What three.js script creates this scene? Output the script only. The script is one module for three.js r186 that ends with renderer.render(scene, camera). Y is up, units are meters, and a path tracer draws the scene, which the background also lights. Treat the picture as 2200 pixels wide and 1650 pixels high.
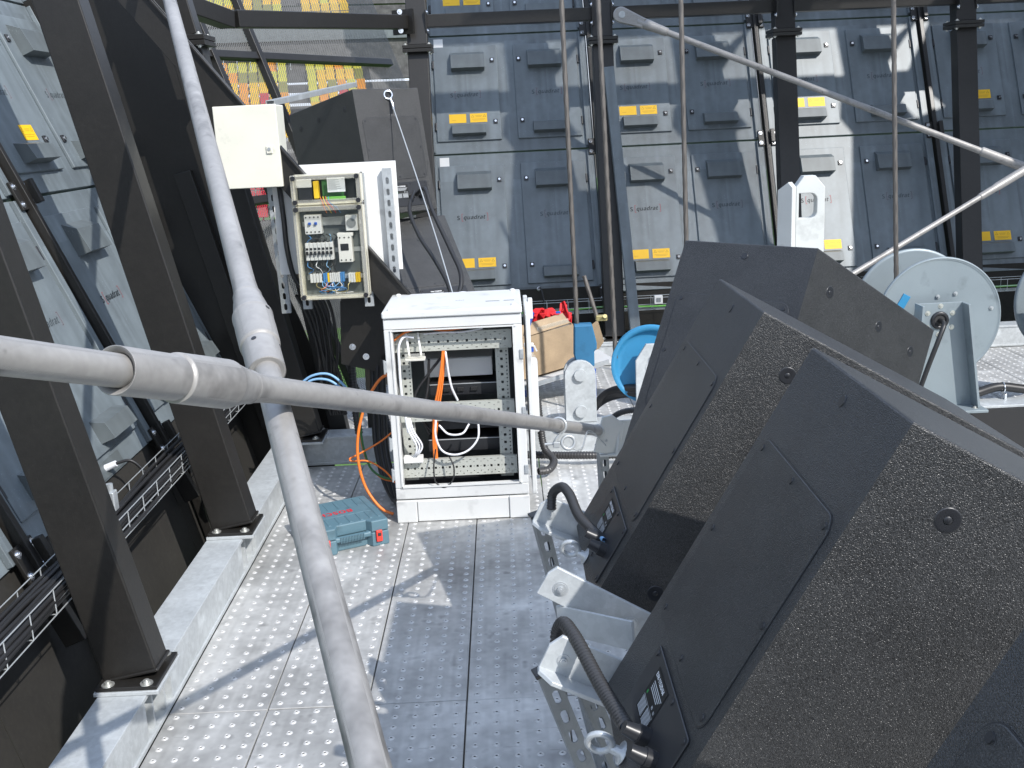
import * as THREE from 'three';
import { RoundedBoxGeometry } from 'three/addons/geometries/RoundedBoxGeometry.js';
import { mergeGeometries } from 'three/addons/utils/BufferGeometryUtils.js';

// ---------------------------------------------------------------- camera, sky, sun, exposure
const scene = new THREE.Scene();
const camera = new THREE.PerspectiveCamera(40.39, 4 / 3, 0.05, 400);
camera.position.set(0, 1.68, 0);
const D2R = Math.PI / 180;
camera.rotation.set(-14.149 * D2R, -0.04 * D2R, -2.708 * D2R, 'YXZ');

const SUN = new THREE.Vector3(0.716, 1.0, 0.888).normalize();
// clear, slightly hazy summer sky as one computed panorama
const SW = 256, SH = 128, skyData = new Float32Array(SW * SH * 4);
for (let j = 0; j < SH; j++) for (let i = 0; i < SW; i++) {
  const lat = ((j + .5) / SH - .5) * Math.PI, lon = ((i + .5) / SW - .5) * 2 * Math.PI;
  const d = new THREE.Vector3(Math.cos(lat) * Math.cos(lon), Math.sin(lat), Math.cos(lat) * Math.sin(lon));
  const h = Math.pow(1 - Math.max(d.y, 0), 3), c = Math.max(0, d.dot(SUN)), glow = .5 * Math.pow(c, 14) + .22 * Math.pow(c, 3);
  const k = (j * SW + i) * 4, z = [.55, .71, 1.03], o = [1.1, 1.19, 1.32];
  for (let m = 0; m < 3; m++) skyData[k + m] = d.y < 0 ? [.30, .30, .29][m] : (z[m] + (o[m] - z[m]) * h + glow * [1, .97, .9][m]);
  skyData[k + 3] = 1;
}
const skyTex = new THREE.DataTexture(skyData, SW, SH, THREE.RGBAFormat, THREE.FloatType);
skyTex.mapping = THREE.EquirectangularReflectionMapping; skyTex.magFilter = THREE.LinearFilter; skyTex.minFilter = THREE.LinearFilter; skyTex.needsUpdate = true;
scene.background = skyTex; scene.environment = skyTex;

const sun = new THREE.DirectionalLight(new THREE.Color(1.0, 0.965, 0.92), 4.3);
sun.position.copy(SUN).multiplyScalar(20).add(new THREE.Vector3(0, 0, -4));
sun.target.position.set(0, 0, -4);
sun.castShadow = true;
sun.shadow.mapSize.set(4096, 4096);
Object.assign(sun.shadow.camera, { left: -8, right: 8, top: 8, bottom: -8, near: 1, far: 60 });
scene.add(sun, sun.target);

const renderer = new THREE.WebGLRenderer({ antialias: true });
renderer.setSize(1024, 768);
renderer.toneMapping = THREE.LinearToneMapping;
renderer.toneMappingExposure = 1.22;
renderer.shadowMap.enabled = true;

// ---------------------------------------------------------------- helpers
let seed = 20240611;
const rnd = () => { seed |= 0; seed = seed + 0x6D2B79F5 | 0; let t = Math.imul(seed ^ seed >>> 15, 1 | seed); t = t + Math.imul(t ^ t >>> 7, 61 | t) ^ t; return ((t ^ t >>> 14) >>> 0) / 4294967296; };
const rr = (a, b) => a + (b - a) * rnd();
const V = (x, y, z) => new THREE.Vector3(x, y, z);
const lerp = (a, b, t) => a.clone().lerp(b, t);
const UP = V(0, 1, 0);
const used = {};
const numbered = n => { const k = used[n] = (used[n] ?? -1) + 1; return k ? n + '_' + String(k).padStart(3, '0') : n; };
const base = new WeakMap();

function frame(o, X, Yh) {
  const x = X.clone().normalize(), z = x.clone().cross(Yh).normalize(), y = z.clone().cross(x);
  return new THREE.Matrix4().makeBasis(x, y, z).setPosition(o);
}
function triUV(g) {
  if (g.userData.keepUV) return g;
  const p = g.attributes.position, n = g.attributes.normal, uv = new Float32Array(p.count * 2);
  for (let i = 0; i < p.count; i++) {
    const ax = Math.abs(n.getX(i)), ay = Math.abs(n.getY(i)), az = Math.abs(n.getZ(i));
    let u, v;
    if (ay >= ax && ay >= az) { u = p.getX(i); v = p.getZ(i); } else if (ax >= az) { u = p.getZ(i); v = p.getY(i); } else { u = p.getX(i); v = p.getY(i); }
    uv[2 * i] = u; uv[2 * i + 1] = v;
  }
  g.setAttribute('uv', new THREE.BufferAttribute(uv, 2));
  return g;
}
function T(name, label, category, at = null, group = null) {           // a thing: a Group at its base
  const g = new THREE.Group(); g.name = numbered(name);
  g.userData = { label, category }; if (group) g.userData.group = group;
  if (at) { g.position.copy(at); base.set(g, at.clone()); }
  scene.add(g); return g;
}
function P(parent, name, geo, mat, label) {                              // a part (geometry in world space when the thing has a base point)
  const g = triUV(geo.index ? Object.assign(geo.toNonIndexed(), { userData: geo.userData }) : geo);
  const b = base.get(parent);
  if (b) g.translate(-b.x, -b.y, -b.z);
  const m = new THREE.Mesh(g, mat); m.name = name; m.castShadow = m.receiveShadow = true;
  if (b) base.set(m, b);
  if (label) m.userData.label = label;
  parent.add(m); return m;
}
function S(name, geo, mat) {                                             // a piece of the setting
  const g = triUV(geo.index ? geo.toNonIndexed() : geo);
  const m = new THREE.Mesh(g, mat); m.name = numbered(name); m.castShadow = m.receiveShadow = true; m.userData.kind = 'structure'; scene.add(m); return m;
}
function solo(name, label, category, geo, mat, group) {                  // a thing that is one mesh
  const g = triUV(geo.index ? Object.assign(geo.toNonIndexed(), { userData: geo.userData }) : geo);
  const m = new THREE.Mesh(g, mat); m.name = numbered(name); m.castShadow = m.receiveShadow = true;
  m.userData = { label, category }; if (group) m.userData.group = group; scene.add(m); return m;
}
const strip = g => { const r = g.index ? g.toNonIndexed() : g; for (const k of Object.keys(r.attributes)) if (!['position', 'normal', 'uv'].includes(k)) r.deleteAttribute(k); return r; };
const merge = list => mergeGeometries(list.map(strip), false);
const bx = (w, h, d, x = 0, y = 0, z = 0) => new THREE.BoxGeometry(w, h, d).translate(x, y, z);
const rb = (w, h, d, r, x = 0, y = 0, z = 0, s = 2) => new RoundedBoxGeometry(w, h, d, s, r).translate(x, y, z);
function bar(p, q, w, h, up = UP, r = 0) {                                // box from p to q; h along 'up', w across
  const d = q.clone().sub(p), L = d.length();
  const g = r ? new RoundedBoxGeometry(L, h, w, 2, r) : new THREE.BoxGeometry(L, h, w);
  return g.applyMatrix4(frame(p.clone().add(q).multiplyScalar(.5), d, up));
}
function cyl(p, q, r, r2 = r, seg = 20, open = false) {
  const d = q.clone().sub(p), L = d.length();
  const g = new THREE.CylinderGeometry(r2, r, L, seg, 1, open);
  g.applyQuaternion(new THREE.Quaternion().setFromUnitVectors(UP, d.normalize()));
  return g.translate((p.x + q.x) / 2, (p.y + q.y) / 2, (p.z + q.z) / 2);
}
function ring(c, n, R, r, seg = 28) {
  return new THREE.TorusGeometry(R, r, 10, seg).applyQuaternion(new THREE.Quaternion().setFromUnitVectors(V(0, 0, 1), n.clone().normalize())).translate(c.x, c.y, c.z);
}
function lathe(prof, p, n, seg = 24) {
  return new THREE.LatheGeometry(prof.map(a => new THREE.Vector2(a[0], a[1])), seg).applyQuaternion(new THREE.Quaternion().setFromUnitVectors(UP, n.clone().normalize())).translate(p.x, p.y, p.z);
}
const curve = (pts, t = .5) => new THREE.CatmullRomCurve3(pts.map(p => p.isVector3 ? p : V(...p)), false, 'centripetal', t);
function cable(pts, r, n = 48, seg = 8) { const g = new THREE.TubeGeometry(curve(pts), n, r, seg, false); return g; }
function sweepMod(pts, r, n, seg, fn) {                                    // tube whose radius is modulated
  const c = curve(pts), g = new THREE.TubeGeometry(c, n, r, seg, false), p = g.attributes.position;
  for (let i = 0; i <= n; i++) {
    const ctr = c.getPointAt(i / n);
    for (let j = 0; j <= seg; j++) {
      const k = i * (seg + 1) + j, f = fn(i, j / seg * Math.PI * 2);
      p.setXYZ(k, ctr.x + (p.getX(k) - ctr.x) * f, ctr.y + (p.getY(k) - ctr.y) * f, ctr.z + (p.getZ(k) - ctr.z) * f);
    }
  }
  g.computeVertexNormals(); return g;
}
const conduit = (pts, r, n) => sweepMod(pts, r, n, 12, i => (i % 3 === 0 ? .84 : 1.0));
const rope = (p, q, r) => { const n = Math.round(p.distanceTo(q) / .006); return sweepMod([p, lerp(p, q, .33), lerp(p, q, .66), q], r, Math.min(n, 420), 12, (i, a) => 1 + .13 * Math.cos(6 * a + i * .42)); };
function plate(pts, depth, m4, holes = [], bev = 0) {                       // extruded outline
  const s = new THREE.Shape(pts.map(p => new THREE.Vector2(p[0], p[1])));
  for (const h of holes) s.holes.push(h);
  const g = new THREE.ExtrudeGeometry(s, { depth, bevelEnabled: bev > 0, bevelSize: bev, bevelThickness: bev, bevelOffset: -bev, bevelSegments: 1, curveSegments: 10 });
  if (m4) g.applyMatrix4(m4); return g;
}
function roundRect(x, y, w, h, r, Cls = THREE.Shape) {
  const s = new Cls(); s.moveTo(x + r, y); s.lineTo(x + w - r, y); s.absarc(x + w - r, y + r, r, -Math.PI / 2, 0); s.lineTo(x + w, y + h - r); s.absarc(x + w - r, y + h - r, r, 0, Math.PI / 2);
  s.lineTo(x + r, y + h); s.absarc(x + r, y + h - r, r, Math.PI / 2, Math.PI); s.lineTo(x, y + r); s.absarc(x + r, y + r, r, Math.PI, Math.PI * 1.5); return s;
}
const rectHole = (x, y, w, h) => { const s = new THREE.Path(); s.moveTo(x - w / 2, y - h / 2); s.lineTo(x - w / 2, y + h / 2); s.lineTo(x + w / 2, y + h / 2); s.lineTo(x + w / 2, y - h / 2); s.closePath(); return s; };
const slotHole = (x, y, w, h) => roundRect(x - w / 2, y - h / 2, w, h, Math.min(w, h) * .48, THREE.Path);
function quadPlane(w, h, m4) { const g = new THREE.PlaneGeometry(w, h); g.userData.keepUV = true; if (m4) g.applyMatrix4(m4); return g; }

// ---------------------------------------------------------------- procedural textures
function latticeNoise(n) { const a = new Float32Array(n * n); for (let i = 0; i < a.length; i++) a[i] = rnd(); return (x, y) => { const xi = Math.floor(x), yi = Math.floor(y), fx = x - xi, fy = y - yi, s = fx * fx * (3 - 2 * fx), t = fy * fy * (3 - 2 * fy); const g = (i, j) => a[((j % n) + n) % n * n + ((i % n) + n) % n]; return (g(xi, yi) * (1 - s) + g(xi + 1, yi) * s) * (1 - t) + (g(xi, yi + 1) * (1 - s) + g(xi + 1, yi + 1) * s) * t; }; }
function dataTex(N, fn, size, srgb = true) {
  const d = new Uint8Array(N * N * 4);
  for (let y = 0; y < N; y++) for (let x = 0; x < N; x++) { const c = fn(x / N, y / N); const i = (y * N + x) * 4; for (let k = 0; k < 3; k++) d[i + k] = Math.max(0, Math.min(255, 255 * (Array.isArray(c) ? c[k] : c))); d[i + 3] = 255; }
  const t = new THREE.DataTexture(d, N, N); t.wrapS = t.wrapT = THREE.RepeatWrapping; t.magFilter = THREE.LinearFilter; t.minFilter = THREE.LinearMipmapLinearFilter; t.generateMipmaps = true;
  t.repeat.set(1 / size, 1 / size); if (srgb) t.colorSpace = THREE.SRGBColorSpace; t.needsUpdate = true; return t;
}
function fbmMaker(f, oct) { const ls = []; for (let o = 0; o < oct; o++) ls.push([latticeNoise(f << o), f << o]); return (u, v) => { let s = 0, a = 1, w = 0; for (const [l, k] of ls) { s += a * l(u * k, v * k); w += a; a *= .55; } return s / w; }; }
const cells = (n) => { const pts = []; for (let i = 0; i < n * n; i++) pts.push([rnd(), rnd(), rnd()]); return (u, v) => { let b = 9, val = 0; const x = u * n, y = v * n, xi = Math.floor(x), yi = Math.floor(y); for (let j = -1; j < 2; j++) for (let i = -1; i < 2; i++) { const p = pts[((yi + j + n) % n) * n + (xi + i + n) % n]; const d = (xi + i + p[0] - x) ** 2 + (yi + j + p[1] - y) ** 2; if (d < b) { b = d; val = p[2]; } } return val; }; };
const fA = fbmMaker(4, 5), fB = fbmMaker(6, 5), fC = fbmMaker(24, 3), fFine = fbmMaker(64, 2), spang = cells(44), spang2 = cells(22), fStreak = latticeNoise(128), speck = latticeNoise(256), speck2 = latticeNoise(256);
const galvTex = dataTex(512, (u, v) => { const k = .84 + .045 * (spang(u, v) - .5) + .04 * (spang2(u, v) - .5) + .13 * (fA(u, v) - .5) + (fB(u, v) > .62 ? (fB(u, v) - .62) * .4 : 0); return [k, k * 1.01, k * 1.015]; }, .55);
const floorTex = dataTex(1024, (u, v) => { let k = .80 + .30 * (fA(u, v) - .5) + .16 * (fC(u, v) - .5) + .07 * (fFine(u, v) - .5) + .06 * (fStreak(u * 128, v * 9) - .5); const s = fB(u, v); if (s > .60) k -= (s - .60) * .5; if (s < .36) k += (.36 - s) * .5; const q = fC(u, v); if (q > .70) k -= (q - .70) * .9; if (fStreak(u * 11 + v * 3, v * 128) > .955) k -= .07; return [k, k * .997, k * .985]; }, 1.37);
const pipeTex = dataTex(512, (u, v) => { let k = .86 + .16 * (fA(u, v) - .5) + .03 * (fStreak(u * 7, v * 60) - .5) + .06 * (fFine(u, v) - .5); const s = fB(u, v); if (s > .60) k -= (s - .60) * .9; if (fC(u, v) > .80) k -= (fC(u, v) - .80) * 1.2; return [k, k * .99, k * .975]; }, .5);
const blackTex = dataTex(512, (u, v) => { let k = .74 + .16 * (fA(u, v) - .5) + .12 * (fFine(u, v) - .5); const s = fStreak(u * 128, v * 6); if (s > .9) k += (s - .9) * 1.2; if (speck(u * 256, v * 256) > .985) k += .4; return [k, k * .975, k * .94]; }, .8);
const ledTex = dataTex(512, (u, v) => { let k = .80 + .16 * (fA(u, v) - .5) + .08 * (fC(u, v) - .5) + .10 * (fStreak(u * 40, v * 3) - .5); if (speck(u * 256, v * 256) > .972 && fB(u, v) > .5) k += .22; return k; }, 1.1);
const spkTex = dataTex(1024, (u, v) => { const a = speck(u * 256, v * 256), b = speck2(u * 256 + .5, v * 256); let k = .60 + .30 * (a - .5) + .2 * (b - .5) + .14 * (fA(u, v) - .5); if (a * b > .76) k += .4; return k; }, .24);
const spkBump = dataTex(1024, (u, v) => .5 * speck(u * 256, v * 256) + .5 * speck2(u * 256 + .5, v * 256), .24, false);
const fineBump = dataTex(512, (u, v) => .6 * fFine(u, v) + .4 * fC(u, v), .3, false);
const whiteTex = dataTex(512, (u, v) => { let k = .95 + .07 * (fA(u, v) - .5); const s = fB(u, v); if (s > .66) k -= (s - .66) * .6; if (speck(u * 256, v * 256) > .99) k -= .12; return [k, k * .998, k * .99]; }, .6);
const cardTex = dataTex(512, (u, v) => { const k = .86 + .2 * (fA(u, v) - .5) + .08 * Math.sin(u * Math.PI * 120) * .5 + .05 * (fFine(u, v) - .5); return [k, k * .98, k * .95]; }, .4);
const meshAlpha = (() => {                                                 // round holes in staggered rows
  const N = 64; const t = dataTex(N, (u, v) => { let d = 9; for (const [a, b] of [[0, 0], [1, 0], [0, 1], [1, 1], [.5, .5]]) d = Math.min(d, Math.hypot(u - a, (v - b))); return d < .27 ? 0 : 1; }, .021, false); return t;
})();

const col = (r, g, b) => new THREE.Color().setRGB(r, g, b);
const M = (c, o = {}) => new THREE.MeshStandardMaterial({ color: c, roughness: .6, ...o });
const mat = {
  galv: M(col(.66, .68, .685), { map: galvTex, roughness: .45, metalness: .15, bumpMap: fineBump, bumpScale: .0004 }),
  galvDull: M(col(.36, .375, .38), { map: galvTex, roughness: .55, metalness: .25 }),
  floor: M(col(.72, .72, .715), { map: floorTex, roughness: .5, metalness: .3, bumpMap: fineBump, bumpScale: .0003 }),
  pipe: M(col(.45, .445, .44), { map: pipeTex, roughness: .48, metalness: .25, bumpMap: fineBump, bumpScale: .0002 }),
  black: M(col(.027, .0262, .025), { map: blackTex, roughness: .42, bumpMap: fineBump, bumpScale: .0002 }),
  blackMatt: M(col(.04, .039, .036), { map: blackTex, roughness: .8 }),
  led: M(col(.245, .29, .315), { map: ledTex, roughness: .45 }),
  hood: M(col(.185, .215, .225), { map: ledTex, roughness: .5 }),
  spk: M(col(.093, .095, .097), { map: spkTex, roughness: .34, bumpMap: spkBump, bumpScale: .001 }),
  spkPanel: M(col(.093, .095, .097), { map: spkTex, roughness: .4, bumpMap: spkBump, bumpScale: .0005 }),
  rubber: M(col(.018, .018, .019), { roughness: .45 }),
  conduit: M(col(.035, .034, .034), { roughness: .38 }),
  plastic: M(col(.02, .021, .024), { roughness: .35 }),
  white: M(col(.80, .80, .79), { map: whiteTex, roughness: .38 }),
  cabinet: M(col(.70, .71, .71), { map: whiteTex, roughness: .4 }),
  beige: M(col(.76, .75, .66), { map: whiteTex, roughness: .45 }),
  cream: M(col(.78, .75, .62), { map: whiteTex, roughness: .4 }),
  drum: M(col(.27, .32, .35), { map: whiteTex, roughness: .45, metalness: .2 }),
  lug: M(col(.64, .66, .65), { map: whiteTex, roughness: .5, metalness: .1 }),
  zinc: M(col(.66, .68, .69), { map: galvTex, roughness: .34, metalness: .4 }),
  rail: M(col(.56, .575, .53), { map: whiteTex, roughness: .4, metalness: .25 }),
  socketBlue: M(col(.03, .16, .31), { map: whiteTex, roughness: .5 }),
  chrome: M(col(.75, .77, .80), { roughness: .18, metalness: .95 }),
  bolt: M(col(.62, .62, .58), { roughness: .32, metalness: .75 }),
  steelRope: M(col(.17, .155, .14), { roughness: .45, metalness: .5 }),
  blue: M(col(.04, .25, .47), { roughness: .38, map: whiteTex }),
  yellow: M(col(.85, .55, .02), { roughness: .5 }),
  orange: M(col(.80, .20, .03), { roughness: .45 }),
  green: M(col(.16, .48, .08), { roughness: .45 }),
  greenDark: M(col(.04, .16, .05), { roughness: .5 }),
  whiteCable: M(col(.72, .73, .76), { roughness: .4 }),
  greyPlastic: M(col(.62, .63, .63), { roughness: .45 }),
  lightBlue: M(col(.22, .42, .66), { roughness: .45 }),
  wireBlue: M(col(.06, .22, .5), { roughness: .5 }),
  red: M(col(.62, .018, .022), { roughness: .6 }),
  redPlastic: M(col(.70, .045, .03), { roughness: .4 }),
  navy: M(col(.02, .09, .42), { roughness: .5 }),
  teal: M(col(.105, .195, .245), { roughness: .5, map: whiteTex }),
  card: M(col(.52, .40, .27), { map: cardTex, roughness: .85 }),
  brass: M(col(.42, .36, .17), { roughness: .4, metalness: .6 }),
  glass: new THREE.MeshPhysicalMaterial({ color: col(.97, .97, .95), transmission: 1, thickness: 0, roughness: .02, ior: 1.45 }),
  clear: new THREE.MeshPhysicalMaterial({ color: col(.96, .95, .90), transmission: .85, thickness: 0, roughness: .15, ior: 1.5 }),
  mesh: M(col(.13, .13, .13), { roughness: .6, alphaMap: meshAlpha, transparent: true, side: THREE.DoubleSide }),
  concrete: M(col(.14, .14, .14), { map: floorTex, roughness: .9 }),
  grass: M(col(.07, .15, .025), { roughness: .95 }),
  holeShade: M(col(.035, .035, .035), { roughness: .9 }),  // near-black colour standing in for the shade inside holes
};
function canvasMat(w, h, draw, o = {}) {
  const c = document.createElement('canvas'); c.width = w; c.height = h; draw(c.getContext('2d'), w, h);
  const t = new THREE.CanvasTexture(c); t.colorSpace = THREE.SRGBColorSpace; t.anisotropy = 8;
  return new THREE.MeshStandardMaterial({ map: t, roughness: .55, ...o });
}
const logoMat = canvasMat(512, 160, (x, w, h) => {
  x.clearRect(0, 0, w, h); x.fillStyle = '#20262b'; x.font = 'bold 92px sans-serif'; x.fillText('S', 12, 112);
  x.font = 'italic bold 86px sans-serif'; x.fillText('quadrat', 104, 108, 350); x.strokeStyle = '#a03b40'; x.lineWidth = 6;
  x.beginPath(); x.moveTo(108, 22); x.lineTo(88, 22); x.lineTo(88, 134); x.lineTo(108, 134); x.moveTo(456, 22); x.lineTo(476, 22); x.lineTo(476, 134); x.lineTo(456, 134); x.stroke();
}, { transparent: true });
const logoFaint = logoMat.clone(); logoFaint.opacity = .45;
const warnMat = n => canvasMat(256, 136, (x, w, h) => {
  x.fillStyle = '#f0bd1a'; x.fillRect(0, 0, w, h); x.strokeStyle = '#a5761a'; x.lineWidth = 4;
  for (const cx of n ? [40, 216] : []) { x.beginPath(); x.moveTo(cx, 22); x.lineTo(cx - 20, 56); x.lineTo(cx + 20, 56); x.closePath(); x.stroke(); }
  x.fillStyle = '#b98a22'; if (n) { x.fillRect(76, 34, 104, 6); x.fillRect(90, 50, 78, 5); x.fillRect(30, 84, 196, 5); x.fillRect(46, 102, 160, 5); } else { x.fillRect(40, 92, 60, 4); }
});
const warnA = warnMat(0), warnB = warnMat(1);
const boltGeo = merge([new THREE.CylinderGeometry(1.75, 1.75, .25, 14).translate(0, .12, 0), new THREE.CylinderGeometry(1, 1, .75, 6).translate(0, .6, 0), new THREE.CylinderGeometry(.5, .55, .3, 8).translate(0, 1.1, 0)]);
triUV(boltGeo);
function bolt(parent, p, n, r = .011, m = mat.bolt, name = 'bolt') {
  const b = new THREE.Mesh(boltGeo, m); b.name = name; b.scale.setScalar(r); b.castShadow = b.receiveShadow = true;
  b.quaternion.setFromUnitVectors(UP, n.clone().normalize()); b.position.copy(p); const o = base.get(parent); if (o) b.position.sub(o);
  b.rotateY(rr(0, 1)); parent.add(b); return b;
}
const screwGeo = triUV(merge([new THREE.CylinderGeometry(1, 1.1, .35, 12).translate(0, .17, 0)]));
function screw(parent, p, n, r, m = mat.plastic, name = 'screw') {
  const b = new THREE.Mesh(screwGeo, m); b.name = name; b.scale.setScalar(r); b.quaternion.setFromUnitVectors(UP, n); b.position.copy(p); b.castShadow = b.receiveShadow = true; parent.add(b); return b;
}
// slotted C channel running up +y, open side to -z
function strutGeo(L, w = .041, d = .021, slotH = .03, slotW = .014, pitch = .05) {
  const holes = []; for (let y = .03; y < L - .03; y += pitch) holes.push(slotHole(0, y, slotW, slotH));
  const web = plate([[-w / 2, 0], [w / 2, 0], [w / 2, L], [-w / 2, L]], .0025, null, holes);
  return merge([web, bx(.0025, L, d, -w / 2 + .00125, L / 2, -d / 2), bx(.0025, L, d, w / 2 - .00125, L / 2, -d / 2), bx(.007, L, .002, -w / 2 + .005, L / 2, -d), bx(.007, L, .002, w / 2 - .005, L / 2, -d)]);
}

// ================================================================ SETTING
// ---- deck of pierced metal planks, each plank its own piece
const dimGeo = triUV(new THREE.LatheGeometry([[.0105, 0], [.0085, .0012], [.0062, .0034], [.0046, .0036], [.0036, .0026], [.0034, .0008]].map(a => new THREE.Vector2(...a)), 10).toNonIndexed());
const holeShadeGeo = triUV(new THREE.CircleGeometry(.0037, 8).rotateX(-Math.PI / 2).translate(0, .0016, 0).toNonIndexed());  // flat dark disc painted as the shade inside each dimple
function deck(name, xs, zs, skip) {
  const g = new THREE.Group(); g.name = name; g.userData.kind = 'structure'; scene.add(g);
  const spots = [];
  for (const [x0, x1] of xs) for (const [z0, z1] of zs) {
    const dy = rr(-.0018, .0005);
    const m = new THREE.Mesh(triUV(new RoundedBoxGeometry(x1 - x0 - .004, .04, Math.abs(z1 - z0) - .003, 1, .0025).translate((x0 + x1) / 2, -.02 + dy, (z0 + z1) / 2).toNonIndexed()), mat.floor);
    m.name = 'floor_plank'; m.castShadow = m.receiveShadow = true; g.add(m);
    for (let x = x0 + .03; x < x1 - .01; x += .06) for (let z = Math.max(z0, z1) - .03; z > Math.min(z0, z1) + .01; z -= .0545) if (!skip || !skip(x, z)) spots.push([x, dy, z]);
  }
  for (const [nm, geo, m] of [['raised_dimple', dimGeo, mat.floor], ['drain_hole_shade', holeShadeGeo, mat.holeShade]]) {
    const im = new THREE.InstancedMesh(geo, m, spots.length); const q = new THREE.Matrix4();
    spots.forEach((s, i) => im.setMatrixAt(i, q.makeTranslation(...s))); im.name = nm; im.userData.kind = 'stuff'; im.castShadow = im.receiveShadow = true; g.add(im);
  }
}
const px0 = []; for (let k = -1; k < 6; k++) px0.push([-.777 + k * .2995, -.777 + (k + 1) * .2995]);
deck('floor', px0, [[1.6, -2.812], [-2.812, -5.125]], (x, z) => z > -1.6);
const bx0 = []; for (let k = -1; k < 25; k++) bx0.push([-.777 + k * .2995, -.777 + (k + 1) * .2995]);
deck('rear_floor', bx0, [[-5.285, -7.055]]);
S('lower_deck', bx(8, .04, 9, 2.6, -.9, -2.6), mat.floor);
S('pitch', new THREE.PlaneGeometry(300, 300).rotateX(-Math.PI / 2).translate(0, -10, -60), mat.grass);

// ---- galvanised base beams
function baseBeam(label, p, q, posts) {
  const g = T('base_beam', label, 'steel beam', p, 'galvanised base beams');
  const d = q.clone().sub(p).normalize(), side = V(-d.z, 0, d.x);
  const up = y => V(0, y, 0);
  P(g, 'top_flange', bar(p.clone().add(up(.143)), q.clone().add(up(.143)), .14, .014, UP, .002), mat.galv);
  P(g, 'bottom_flange', bar(p.clone().add(up(.008)), q.clone().add(up(.008)), .14, .014, UP, .002), mat.galv);
  let prev = p;
  for (const t of posts) {
    const c = p.clone().addScaledVector(d, t), a = c.clone().addScaledVector(d, -.11), b = c.clone().addScaledVector(d, .11);
    if (a.distanceTo(p) > .05 && t > .2) P(g, 'side_web', bar(prev.clone().add(up(.0755)), a.clone().add(up(.0755)), .128, .121), mat.galv);
    P(g, 'inner_web', bar(a.clone().add(up(.0755)), b.clone().add(up(.0755)), .012, .121), mat.galv);
    for (const s of [-.05, .05]) P(g, 'stiffener', bar(c.clone().addScaledVector(d, s - .005).add(up(.0755)), c.clone().addScaledVector(d, s + .005).add(up(.0755)), .126, .121), mat.galv);
    prev = b;
  }
  P(g, 'side_web', bar(prev.clone().add(up(.0755)), q.clone().add(up(.0755)), .128, .121), mat.galv);
  return g;
}
const COLZ = [-2.77, -3.91];
baseBeam('galvanised base beam carrying the leaning black columns beside the pierced floor', V(-1.145, 0, 1.6), V(-1.145, 0, -5.1), COLZ.map(z => 1.6 - z));
baseBeam('galvanised cross beam behind the white rack cabinet, carrying winches and lugs', V(-1.25, 0, -5.205), V(6.7, 0, -5.205), [3.85]);
baseBeam('galvanised base beam at the foot of the far blue-grey screen wall', V(-.75, 0, -7.13), V(6.9, 0, -7.13), []);
solo('void_shade_sheet', 'black sheet standing in for the shaded void below the galvanised cross beam by the winch drum', 'shade sheet', bx(3.4, 1.1, .008, 3.35, -.415, -5.129), mat.rubber);  // near-black sheet in place of the shaded void under the beam

// ---- leaning black columns
const LEAN = .2;
function column(label, foot, out, width, depth, top, flangeY, group) {      // out: horizontal unit vector to which the top leans
  const g = T('steel_column', label, 'column', foot, group);
  const y0 = .176, side = V(-out.z, 0, out.x), at = y => foot.clone().addScaledVector(out, (y - .17) * LEAN).setY(y);
  P(g, 'base_plate', rb(Math.abs(out.x) > .5 ? .175 : .2, .012, Math.abs(out.x) > .5 ? .2 : .175, .002, foot.x, .169, foot.z), mat.black);
  P(g, 'bearing_plate', rb(Math.abs(out.x) > .5 ? .185 : .21, .012, Math.abs(out.x) > .5 ? .21 : .185, .002, foot.x, .1565, foot.z), mat.galv);
  P(g, 'shaft', bar(at(y0), at(flangeY || top), width, depth, side, .006), mat.black);
  P(g, 'weld_seam', bar(at(y0 + .004), at(y0 + .014), width + .012, depth + .012, side, .004), mat.black);
  for (const a of [-1, 1]) for (const b of [-1, 1]) bolt(g, foot.clone().add(Math.abs(out.x) > .5 ? V(a * .055, .176 - foot.y, b * .084) : V(a * .084, .176 - foot.y, b * .055)), UP, .0105, mat.bolt);
  if (flangeY) {
    const f = at(flangeY + .012);
    P(g, 'lower_flange', rb(Math.abs(out.x) > .5 ? .22 : .2, .022, Math.abs(out.x) > .5 ? .2 : .22, .002, f.x, f.y, f.z), mat.black);
    P(g, 'upper_flange', rb(Math.abs(out.x) > .5 ? .22 : .2, .022, Math.abs(out.x) > .5 ? .2 : .22, .002, f.x, f.y + .025, f.z), mat.black);
    P(g, 'upper_shaft', bar(at(flangeY + .04), at(top), width, depth, side, .006), mat.black);
    for (const a of [-1, 1]) for (const b of [-1, 1]) for (const s of [-1, 1]) bolt(g, V(f.x + a * .08, f.y + .0125 + s * .024, f.z + b * .08), V(0, s, 0), .0095);
  }
  return g;
}
const OUTL = V(-1, 0, 0), OUTB = V(0, 0, -1);
column('thick black steel column on the base plate closest to the perforated cable tray with grey connectors', V(-1.132, .17, COLZ[0]), OUTL, .16, .105, 2.9, 0, 'black columns leaning outwards along the side wall');
column('thick black steel column on the base beam, second from the cross beam', V(-1.122, .17, COLZ[1]), OUTL, .16, .105, 2.9, 0, 'black columns leaning outwards along the side wall');
column('black steel column with bolted flange standing where side beam and cross beam meet', V(-1.05, .17, -5.12), OUTL, .15, .105, 2.9, 2.08, 'black columns leaning outwards along the side wall');
const POSTX = [-.53, .74, 2.01, 3.285, 4.56];
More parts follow.
